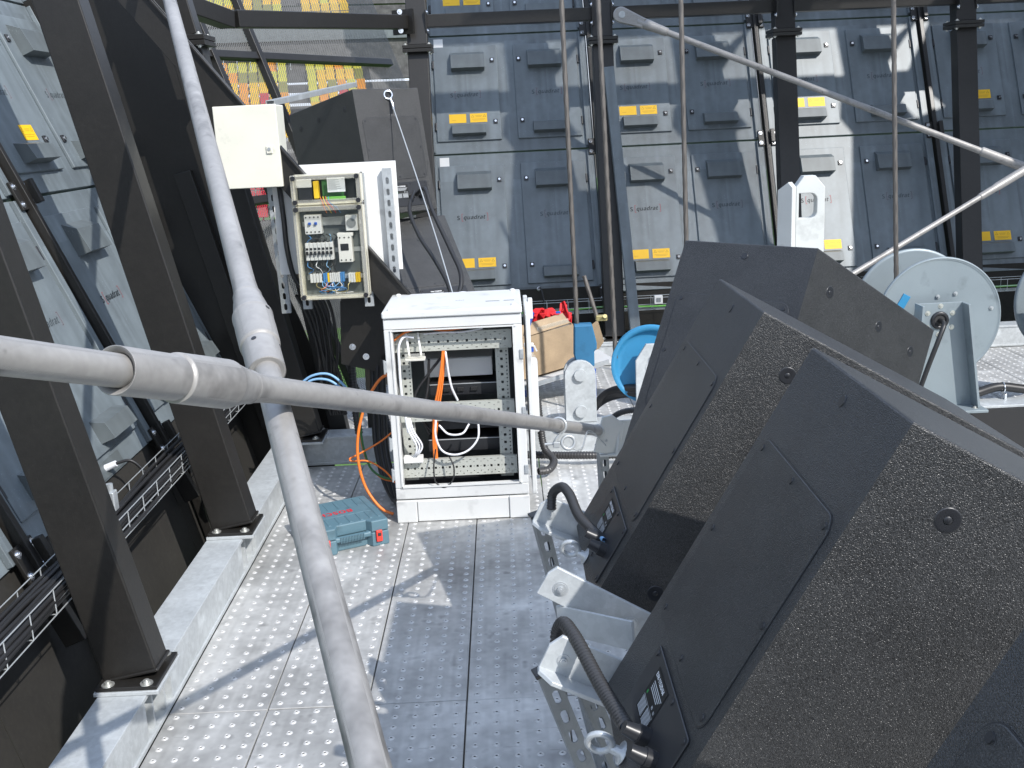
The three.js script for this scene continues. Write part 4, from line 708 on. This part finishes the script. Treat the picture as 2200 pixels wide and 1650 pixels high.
// ================================================================ TOOLBOX
{
  const X = V(.907, 0, -.42).normalize(), FR = V(-.535, 0, -4.055), W = .31, Dp = .325, H = .112;
  const g = T('tool_case', 'teal plastic tool case with red latch lying on the floor by the cabinet', 'tool case', null);
  frame(FR.clone().addScaledVector(X, -W), X, UP).decompose(g.position, g.quaternion, g.scale);       // local x along the front, z towards the viewer
  const halfShape = (ix) => [[0, 0], [W, 0], [W, -Dp], [0, -Dp]];
  const lower = (() => { const s = new THREE.Shape(); s.moveTo(.012, -Dp); s.lineTo(W - .012, -Dp); s.quadraticCurveTo(W, -Dp, W, -Dp + .015); s.lineTo(W, -.012); s.quadraticCurveTo(W, 0, W - .01, 0); s.lineTo(W - .072, 0); s.lineTo(W - .088, -.03); s.lineTo(.1, -.03); s.lineTo(.084, 0); s.lineTo(.01, 0); s.quadraticCurveTo(0, 0, 0, -.012); s.lineTo(0, -Dp + .015); s.quadraticCurveTo(0, -Dp, .012, -Dp); return s; })();
  const ext = (h, y) => new THREE.ExtrudeGeometry(lower, { depth: h - .01, bevelEnabled: true, bevelSize: .005, bevelThickness: .005, bevelOffset: -.005, bevelSegments: 2, curveSegments: 6 }).rotateX(Math.PI / 2).scale(1, -1, 1).translate(0, y + .005, 0);
  const flip = q => fixWinding(q).applyMatrix4(new THREE.Matrix4());
  P(g, 'lower_shell', flip(ext(.062, 0).scale(1, 1, 1)), mat.teal); P(g, 'upper_shell', flip(ext(.048, .064)), mat.teal);
  P(g, 'hinge_core', rb(W - .03, .08, Dp - .07, .004, W / 2, .056, -Dp / 2 - .015), mat.plastic);
  P(g, 'handle', merge([rb(.155, .022, .022, .008, W / 2 + .004, .056, -.014), rb(.02, .024, .04, .006, .09, .056, -.025), rb(.02, .024, .04, .006, W - .082, .056, -.025)]), mat.teal);
  for (let i = 0; i < 16; i++) P(g, 'grip_rib', bx(.003, .024, .006, .105 + i * .0065, .056, -.002), mat.teal);
  for (const x of [.035, .075, .12, .165, .21, .25, .285]) P(g, 'lid_rib', rb(.012, .004, Dp - .06, .0018, x, .112, -Dp / 2 - .01), mat.teal);
  P(g, 'lid_field', rb(.24, .003, .08, .001, W / 2, .113, -.165), mat.teal);
  for (const x of [.045, W - .045]) { const l = P(g, 'latch', rb(.026, .048, .012, .003, x, .046, .005), mat.redPlastic, 'red plastic latch'); P(l, 'latch_slot', rb(.014, .014, .004, .001, x, .054, .0115), mat.plastic); }
  P(g, 'lettering', quadPlane(.17, .05, new THREE.Matrix4().makeRotationX(-Math.PI / 2).multiply(new THREE.Matrix4().makeRotationZ(Math.PI)).setPosition(.135, .1152, -.165)), canvasMat(340, 100, (x, w, h) => { x.clearRect(0, 0, w, h); x.fillStyle = '#c8202c'; x.font = 'bold 92px sans-serif'; x.textAlign = 'center'; x.fillText('BOSCH', w / 2, 84, w - 6); }, { transparent: true }));
}

// ================================================================ WINCH GEAR ON THE CROSS BEAM
{
  const c = V(.735, .41, -5.32);
  const g = T('pulley', 'bright blue rope wheel in a grey bracket on the cross beam', 'pulley', V(.735, .15, -5.3));
  const prof = [[.0, -.015], [.06, -.015], [.065, -.012], [.15, -.006], [.178, -.012], [.183, -.03], [.206, -.034], [.207, -.024], [.188, -.004], [.188, .004], [.207, .024], [.206, .034], [.183, .03], [.178, .012], [.15, .006], [.065, .012], [.06, .015], [0, .015]];
  P(g, 'wheel', lathe(prof.map(p => [p[0], p[1]]), c, V(-.12, .05, 1), 56), mat.blue);
  P(g, 'hub', cyl(c.clone().add(V(0, 0, -.06)), c.clone().add(V(0, 0, .09)), .04, .04, 20), mat.galv);
  P(g, 'bracket_plate', plate([[-.075, 0], [.12, 0], [.12, .33], [.06, .385], [-.02, .385], [-.075, .3]], .016, new THREE.Matrix4().makeTranslation(.72, .152, -5.25), [], .002), mat.galv);
  P(g, 'bearing_block', rb(.05, .05, .02, .004, .745, .45, -5.225), mat.galv); bolt(g, V(.745, .45, -5.215), V(0, 0, 1), .007, mat.zinc);
}
{
  const g = T('link_plate', 'galvanised link plates with two round pins below the blue rope socket', 'link plate', V(.355, .15, -5.2));
  const oblong = [...Array(12)].map((_, i) => { const t = i / 11 * Math.PI; return [Math.cos(t) * .08, .40 + Math.sin(t) * .08]; });
  for (const z of [-5.205, -5.285]) P(g, 'cheek', plate([[.08, .152], ...oblong.map(p => [p[0], p[1]]), [-.08, .152]].map(p => [p[0] + .354, p[1]]), .02, new THREE.Matrix4().makeTranslation(0, 0, z), [], .002), mat.galv);
  for (const y of [.405, .212]) P(g, 'pin', cyl(V(.354, y, -5.3), V(.354, y, -5.165), .031, .031, 26), mat.galv);
  const s = T('rope_socket', 'blue painted wedge socket gripping the wire rope end', 'rope socket', V(.38, .44, -5.24));
  P(s, 'socket_body', plate([[.333, .655], [.425, .655], [.446, .56], [.445, .53], [.432, .515], [.432, .44], [.318, .40], [.335, .47], [.328, .50]], .05, new THREE.Matrix4().makeTranslation(0, 0, -5.268), [], .006), mat.socketBlue);
  P(s, 'socket_lip', rb(.09, .012, .05, .004, .379, .654, -5.243), mat.socketBlue);
  const k = T('rope_clamp', 'brass coloured clamp on the loose end of the wire rope', 'rope clamp', V(.46, .68, -5.25)); P(k, 'clamp_block', rb(.06, .03, .035, .006, .475, .685, -5.24), mat.brass); P(k, 'clamp_nut', cyl(V(.49, .685, -5.225), V(.49, .70, -5.20), .011, .011, 6), mat.brass);
}
{
  const g = T('lifting_lug', 'tall galvanised lug with a D-shaped hole standing on the cross beam', 'lifting lug', V(1.49, .15, -5.2));
  const hole = new THREE.Path(); hole.moveTo(1.455, 1.268); hole.lineTo(1.455, 1.146); hole.lineTo(1.515, 1.146); hole.absarc(1.512, 1.178, .032, -Math.PI / 2, 0); hole.lineTo(1.544, 1.236); hole.absarc(1.512, 1.236, .032, 0, Math.PI / 2); hole.lineTo(1.455, 1.268);
  P(g, 'lug_plate', plate([[1.44, .152], [1.585, .152], [1.583, 1.295], [1.535, 1.352], [1.478, 1.352], [1.44, 1.30]], .055, new THREE.Matrix4().makeTranslation(0, 0, -5.235), [hole], .003), mat.lug);
  P(g, 'bevelled_cheek', plate([[0, .152], [.085, .152], [.085, 1.300], [.06, 1.325], [.0, 1.285]], .03, frame(V(1.385, 0, -5.245), V(.056, 0, .064), UP), [], .002), mat.lug);
  P(g, 'foot_plate', rb(.26, .016, .16, .003, 1.485, .158, -5.2), mat.lug);
}
function winch(label, cx, withCable) {
  const g = T('winch_drum', label, 'winch drum', V(cx, .15, -5.3), 'galvanised winch drums on the cross beam');
  const c = z => V(cx, .604, z);
  for (const [z, s] of [[-5.205, 1], [-5.56, -1]]) {
    P(g, 'drum_flange', lathe([[.03, 0], [.30, .004], [.307, .012], [.314, .012], [.316, .0], [.312, -.012], [.30, -.010], [.03, -.012]], c(z), V(0, 0, s), 72), mat.drum);
  }
  for (const [a, r] of [[2.05, .13], [1.35, .13], [.2, .22], [4.2, .22]]) bolt(g, V(cx + Math.cos(a) * r + .05, .604 + Math.sin(a) * r, -5.198), V(0, 0, 1), .006, mat.zinc);
  P(g, 'drum_slot', plate([[-.02, -.05], [.02, -.05], [.02, .05], [-.02, .05]], .004, new THREE.Matrix4().makeRotationZ(-.5).setPosition(cx - .19, .69, -5.201), [], .001), mat.blue);
  P(g, 'drum_core', cyl(c(-5.54), c(-5.22), .14, .14, 40), mat.galvDull);
  P(g, 'rope_layer', merge([...Array(13)].map((_, i) => ring(c(-5.235 - i * .023), V(0, 0, 1), .152, .0115, 40))), mat.steelRope);
  // bearing bracket in front
  const b = P(g, 'bearing_bracket', plate([[cx - .145, .165], [cx + .165, .165], [cx + .085, .70], [cx - .135, .70]], .012, new THREE.Matrix4().makeTranslation(0, 0, -5.14), [], .001), mat.drum);
  P(g, 'bracket_flange', bar(V(cx + .168, .168, -5.10), V(cx + .088, .70, -5.10), .1, .012, V(1, .15, 0), .001), mat.drum);
  P(g, 'bracket_flange', bar(V(cx - .15, .168, -5.10), V(cx - .138, .70, -5.10), .1, .012, V(1, 0, 0), .001), mat.drum);
  P(g, 'bracket_foot', rb(.38, .014, .17, .002, cx + .01, .158, -5.10), mat.drum);
  P(g, 'bearing_ring', ring(V(cx - .025, .612, -5.125), V(0, 0, 1), .036, .010, 28), mat.plastic);
  P(g, 'shaft_hole_shade', cyl(V(cx - .025, .612, -5.135), V(cx - .025, .612, -5.122), .03, .03, 22), mat.holeShade);  // solid disc, its dark colour stands for the shade in the bore
  for (let i = 0; i < 6; i++) { const a = i / 6 * Math.PI * 2 + .5; bolt(g, V(cx - .025 + Math.cos(a) * .072, .612 + Math.sin(a) * .072, -5.127), V(0, 0, 1), .0075, mat.bolt); }
  for (const x of [-.12, .06, .15]) bolt(g, V(cx + x, .165, -5.06), UP, .0085, mat.bolt);
  return g;
}
winch('large galvanised winch drum with bolted bearing bracket behind the end loudspeaker', 2.185);
winch('galvanised winch drum past the one with the black cable in its hub', 3.06);
solo('cable', 'black cable leaving the hub of the winch drum', 'cable', cable([V(2.16, .612, -5.13), V(2.155, .605, -5.06), V(2.125, .55, -5.03), V(2.07, .40, -5.02), V(2.02, .22, -5.03), V(2.0, .1, -5.06)], .012, 50, 8), mat.rubber);
solo('hose', 'thick black hose lying on the cross beam behind the winch bracket', 'hose', cable([V(2.36, .17, -5.26), V(2.44, .185, -5.27), V(2.55, .21, -5.275), V(2.7, .19, -5.275), V(2.9, .18, -5.27)], .024, 40, 12), mat.rubber);
{ const g = T('hose_clip', 'bright metal clip holding the black hose on the cross beam', 'clip', V(2.58, .15, -5.27)); P(g, 'clip_band', ring(V(2.575, .205, -5.275), V(1, 0, 0), .027, .004, 22), mat.chrome); P(g, 'clip_foot', rb(.012, .03, .02, .002, 2.575, .165, -5.245), mat.chrome); }
for (let i = 0; i < 2; i++) solo('hose', i ? 'inner thick black hose curving under the blue rope wheel' : 'outer thick black hose curving under the blue rope wheel', 'hose', cable([V(.43, .16, -5.42 + i * .03), V(.50, .22 + i * .02, -5.38), V(.58, .255 + i * .025, -5.33), V(.68, .26 + i * .025, -5.30), V(.8, .25 + i * .025, -5.29)], .024, 40, 12), mat.rubber, 'thick black hoses under the blue wheel');
// wire ropes
[['taut wire rope running down into the blue wedge socket', V(.302, 3.6, -5.25), V(.350, .655, -5.25)], ['taut wire rope running down to the blue rope wheel', V(.47, 3.6, -5.33), V(.553, .45, -5.33)], ['taut wire rope running down behind the end loudspeaker', V(.876, 3.6, -5.3), V(.935, .25, -5.3)], ['taut wire rope running down onto the winch drum', V(1.869, 3.6, -5.36), V(2.03, .62, -5.36)]].forEach(([l, a, b]) => solo('wire_rope', l, 'wire rope', rope(a, b, .0115), mat.steelRope, 'taut wire ropes'));
solo('wire_rope', 'short loose wire rope tail sticking up beside the blue socket', 'wire rope', rope(V(.395, .90, -5.27), V(.455, .68, -5.245), .0105), mat.steelRope);

// ---- cardboard box, straps and bottle behind the cross beam
{
  const b = T('trestle_board', 'silver edged board propped on the rear floor under the cardboard box', 'board', V(.28, 0, -6.3));
  P(b, 'board', bar(V(.02, .115, -6.22), V(.60, .235, -6.36), .36, .014, UP, .002), mat.greyPlastic); P(b, 'edge_strip', bar(V(.02, .117, -6.035), V(.60, .237, -6.175), .006, .024, UP), mat.zinc);
  for (const [x, z, h] of [[.08, -6.33, .118], [.5, -6.15, .2], [.5, -6.5, .2]]) P(b, 'leg', bx(.03, h, .03, x, h / 2, z), mat.navy);
  const g = T('cardboard_box', 'open brown cardboard box holding red straps behind the blue socket', 'cardboard box', null);
  frame(V(.08, .15, -6.17), V(.96, .19, -.2), UP).decompose(g.position, g.quaternion, g.scale);
  const w = .37, h = .25, d = .28, t = .005;
  P(g, 'front_wall', bx(w, h, t, w / 2, h / 2, 0), mat.card); P(g, 'rear_wall', bx(w, h, t, w / 2, h / 2, -d), mat.card); P(g, 'side_wall', bx(t, h, d, 0, h / 2, -d / 2), mat.card); P(g, 'side_wall', bx(t, h, d, w, h / 2, -d / 2), mat.card); P(g, 'floor', bx(w, t, d, w / 2, .004, -d / 2), mat.card);
  P(g, 'flap', plate([[0, 0], [w * .95, .01], [w * .9, .09], [.03, .085]], .004, new THREE.Matrix4().makeRotationX(-.75).setPosition(.005, h, .0)), mat.card);
  P(g, 'flap', bx(.10, .004, d - .02, -.04, h + .02, -d / 2).rotateZ(-.12), mat.card);
  P(g, 'flap', plate([[0, 0], [.13, .02], [.17, .06], [.16, .2], [.10, .17], [.02, .13]], .004, new THREE.Matrix4().makeRotationY(-.35).setPosition(w + .002, h * .15, -.03)), mat.card);
  P(g, 'plastic_film', bx(w * .55, .05, .003, w * .68, h + .015, -.01), mat.clear);
}
for (let i = 0; i < 7; i++) { const y0 = .45 + i * .012; const pts = []; for (let k = 0; k < 8; k++) pts.push(V(.16 + k * .03 + rr(-.02, .02), y0 + rr(-.02, .045), -6.33 + rr(-.07, .06))); const c = curve(pts); const sh = new THREE.Shape([[-.004, -.022], [.004, -.022], [.004, .022], [-.004, .022]].map(p => new THREE.Vector2(...p))); solo('lifting_strap', ['lowest red webbing strap heaped in the cardboard box', 'second lowest red webbing strap in the cardboard box', 'third lowest red webbing strap in the cardboard box', 'middle red webbing strap of the heap in the cardboard box', 'third red webbing strap from the top of the heap', 'second red webbing strap from the top of the heap', 'topmost red webbing strap of the heap in the cardboard box'][i], 'strap', new THREE.ExtrudeGeometry(sh, { steps: 40, extrudePath: c, bevelEnabled: false }), mat.red, 'red webbing straps in the cardboard box'); }
solo('strap_end', 'blue strap end hanging over the edge of the cardboard box', 'strap', bar(V(.155, .55, -6.22), V(.105, .43, -6.17), .035, .008, V(1, .4, 0), .002), mat.navy);
solo('strap_tag', 'small blue tag sewn on the red straps', 'strap', rb(.03, .012, .02, .003, .305, .535, -6.27), mat.navy);
{
  const p = V(.125, .0, -6.02), g = T('spray_bottle', 'clear spray bottle with blue collar and white trigger beside the cabinet', 'bottle', p);
  P(g, 'bottle_body', lathe([[0, .19], [.033, .19], [.036, .2], [.036, .29], [.03, .32], [.014, .345], [.013, .36]], p, UP, 24), mat.clear);
  P(g, 'collar', cyl(V(p.x, .355, p.z), V(p.x, .378, p.z), .017, .017, 18), mat.navy); P(g, 'trigger_head', rb(.06, .026, .022, .008, p.x - .012, .395, p.z), mat.white); P(g, 'trigger', bar(V(p.x + .02, .39, p.z), V(p.x + .035, .355, p.z), .01, .008), mat.white);
  const q = T('bottle_stand', 'small blue plastic stand on the rear floor under the spray bottle', 'stand', V(.125, 0, -6.02)); P(q, 'stand_body', rb(.07, .19, .07, .006, .125, .095, -6.02), mat.blue);
}

// ================================================================ CABLE TRAYS
function wireTray(label, a, b, inward, w, h, group) {
  const g = T('cable_tray', label, 'cable tray', a, group); const d = b.clone().sub(a).normalize(), L = a.distanceTo(b), r = .002, list = [], cross = [];
  for (const [o, y] of [[0, 0], [w * .33, 0], [w * .66, 0], [w, 0], [0, h], [w, h * .45], [w, h]]) list.push(cyl(a.clone().addScaledVector(inward, o).add(V(0, y, 0)), b.clone().addScaledVector(inward, o).add(V(0, y, 0)), r, r, 6));
  for (let s = .03; s < L; s += .15) { const c = a.clone().addScaledVector(d, s); const q = (o, y) => c.clone().addScaledVector(inward, o).add(V(0, y, 0)); cross.push(cyl(q(0, 0), q(w, 0), r, r, 6), cyl(q(0, 0), q(0, h), r, r, 6), cyl(q(w, 0), q(w, h), r, r, 6)); }
  P(g, 'long_wires', merge(list), mat.zinc); P(g, 'cross_wires', merge(cross), mat.zinc); return g;
}
wireTray('wire mesh cable tray under the side wall screens, full of black cables', V(-1.395, .405, -2.2), V(-1.395, .405, -5.45), V(1, 0, 0), .1, .075, 'wire mesh cable trays');
wireTray('wire mesh cable tray with a green cable at the foot of the far wall', V(-.5, .335, -7.36), V(4.6, .335, -7.5), V(0, 0, 1), .1, .085, 'wire mesh cable trays');
for (let i = 0; i < 18; i++) { const x = -1.385 + (i % 6) * .016, y = .418 + Math.floor(i / 6) * .016; const pts = []; for (let k = 0; k < 9; k++) pts.push(V(x + rr(-.012, .012), y + rr(-.004, .012), -2.2 - k * .4)); solo('tray_cable', 'black cable lying among others in the side wall cable tray', 'cable', cable(pts, .0075, 60, 6), mat.rubber, 'black cables in the side wall tray'); }
{ const pts = []; for (let k = 0; k < 14; k++) pts.push(V(-.45 + k * .38, .352 + rr(-.004, .01), -7.3 - k * .012 + rr(-.02, .02))); solo('tray_cable', 'bright green earth cable in the tray at the far wall', 'cable', cable(pts, .0065, 120, 6), mat.green); }
for (let i = 0; i < 2; i++) { const z = -3.22 - i * .1; const g = T('plug_connector', i ? 'grey metal plug connector closer to the mesh corner, clipped to the side wall tray' : 'grey metal plug connector closer to the thick columns, clipped to the side wall tray', 'connector', V(-1.36, .47, z), 'metal plug connectors on the side wall tray'); P(g, 'shell', rb(.034, .07, .04, .005, -1.36, .505, z), mat.zinc); P(g, 'cap', cyl(V(-1.36, .54, z), V(-1.36, .565, z), .012, .012, 10), mat.zinc); }
{ const z = .0; const g = T('tray_box', 'small white junction box clipped on the far wall cable tray', 'junction box', V(1.13, .40, -7.25)); P(g, 'box', rb(.06, .06, .03, .006, 1.06, .415, -7.245), mat.white); P(g, 'box_cover', rb(.03, .03, .006, .002, 1.06, .415, -7.228), mat.galvDull); }
{ const g = T('terminal_box', 'cream terminal box lying behind the base beam next to the column', 'junction box', V(-1.27, .18, -4.35)); P(g, 'box', bar(V(-1.31, .20, -4.28), V(-1.24, .16, -4.38), .07, .12, UP, .004), mat.cream); P(g, 'box_lid', bar(V(-1.31, .262, -4.28), V(-1.24, .222, -4.38), .06, .006, UP, .002), mat.white); }

// ================================================================ BLACK SHEETS, ADDED SHADOW PLATES AND THE WALLS OUT OF VIEW
solo('end_sheet', 'large black steel sheet closing the end of the side wall behind the flanged column', 'sheet', plate([[-1.66, 2.4], [-1.45, 1.82], [-1.375, 1.44], [-1.10, .70], [-.98, .30], [-1.0, -.5], [-2.6, -.5], [-2.9, 2.4]], .012, new THREE.Matrix4().makeTranslation(0, 0, -5.47)), mat.black);
{
  const t = 2.6, Sv = V(.716, 1, .888);  // added unseen plates, outlines traced back along the sun from the wall shadows
  const dark = [[-.75, 3.0], [4.8, 3.0], [4.8, -.3], [2.78, -.3], [2.66, .35], [2.60, 1.0], [2.70, 1.30], [2.62, 1.56], [2.60, 2.2], [2.2, 2.2], [2.2, 1.86], [2.66, 1.86], [2.66, 1.70], [2.2, 1.70], [2.2, 2.2], [1.95, 2.2]];
  const g = T('added_shadow_frame', 'unseen black plates added above the far wall to cast its shadow pattern', 'added shadow caster'); frame(OB.clone().addScaledVector(Sv, t), XB, VB).decompose(g.position, g.quaternion, g.scale);
  const pl = (n, pts) => P(g, n, plate(pts, .02, null), mat.black);
  pl('shadow_edge_plate', [[-1.2, 2.19], [5.0, 2.19], [5.0, 3.1], [-1.2, 3.1]]);
  for (let k = 0; k < 3; k++) {
    const o = k * PITCH, q = a => a.map(p => [p[0] + o, p[1]]);
    pl('shadow_bar', q([[-.66, 1.665], [.62, 1.675], [.62, 1.80], [-.66, 1.79]]));
    pl('gusset', q([[.0, 2.185], [.30, 2.185], [.33, 2.0], [.56, 2.185], [.60, 2.185], [.34, 1.86], [.33, 1.805], [.02, 1.795]]));  // plate outline shaped from the wall shadow it has to cast
    if (k === 1) pl('gusset', q([[.02, 1.66], [.43, 1.67], [.40, 1.56], [.50, 1.42], [.42, 1.40], [.44, 1.0], [.58, .5], [.66, .2], [.66, -.25], [.30, -.25], [.22, .4], [.12, 1.0], [.03, 1.34], [-.05, 1.46], [-.03, 1.6]]));
    else pl('gusset', q([[.02, 1.66], [.43, 1.67], [.40, 1.56], [.50, 1.42], [.40, 1.40], [.47, .98], [.66, .98], [.66, -.25], [-.14, -.25], [-.10, .3], [.05, .3], [.15, .9], [.23, .3], [-.10, .29], [-.02, .9], [.03, 1.34], [-.05, 1.46], [-.03, 1.6]]));
  }
  pl('shadow_sheet', [[2.62, -.3], [5.0, -.3], [5.0, 2.18], [3.25, 2.18], [3.02, 1.75], [3.3, 1.5], [2.72, 1.3], [2.78, 1.0], [2.50, .5]]);
  P(g, 'pierced_shadow_sheet', new THREE.PlaneGeometry(2.62, 2.6).translate(.62, 1.0, .06), mat.mesh);  // unseen mesh added to dim the sun on the first bays
}
solo('outer_wall', 'dark grey screen wall opposite the side wall, outside the picture', 'wall', bar(V(6.8, -.6, -2.5), V(7.7, 2.4, -2.5), 11, .1, V(1, .3, 0)), mat.led);
solo('rear_wall', 'dark grey screen wall behind the viewer, outside the picture', 'wall', bar(V(1.5, -.6, 4.6), V(1.5, 2.2, 5.6), 11, .1, V(0, .3, 1)), mat.led);

solo('raking_brace', 'slim black raking brace with bluish reflection painted in, beside the post behind the blue rope socket', 'steel brace', bar(V(.765, 2.0, -7.43), V(.875, .18, -7.05), .07, .06, V(0, .2, 1), .004), mat.led);  // black steel drawn blue-grey, its reflection is put into the colour
renderer.render(scene, camera);
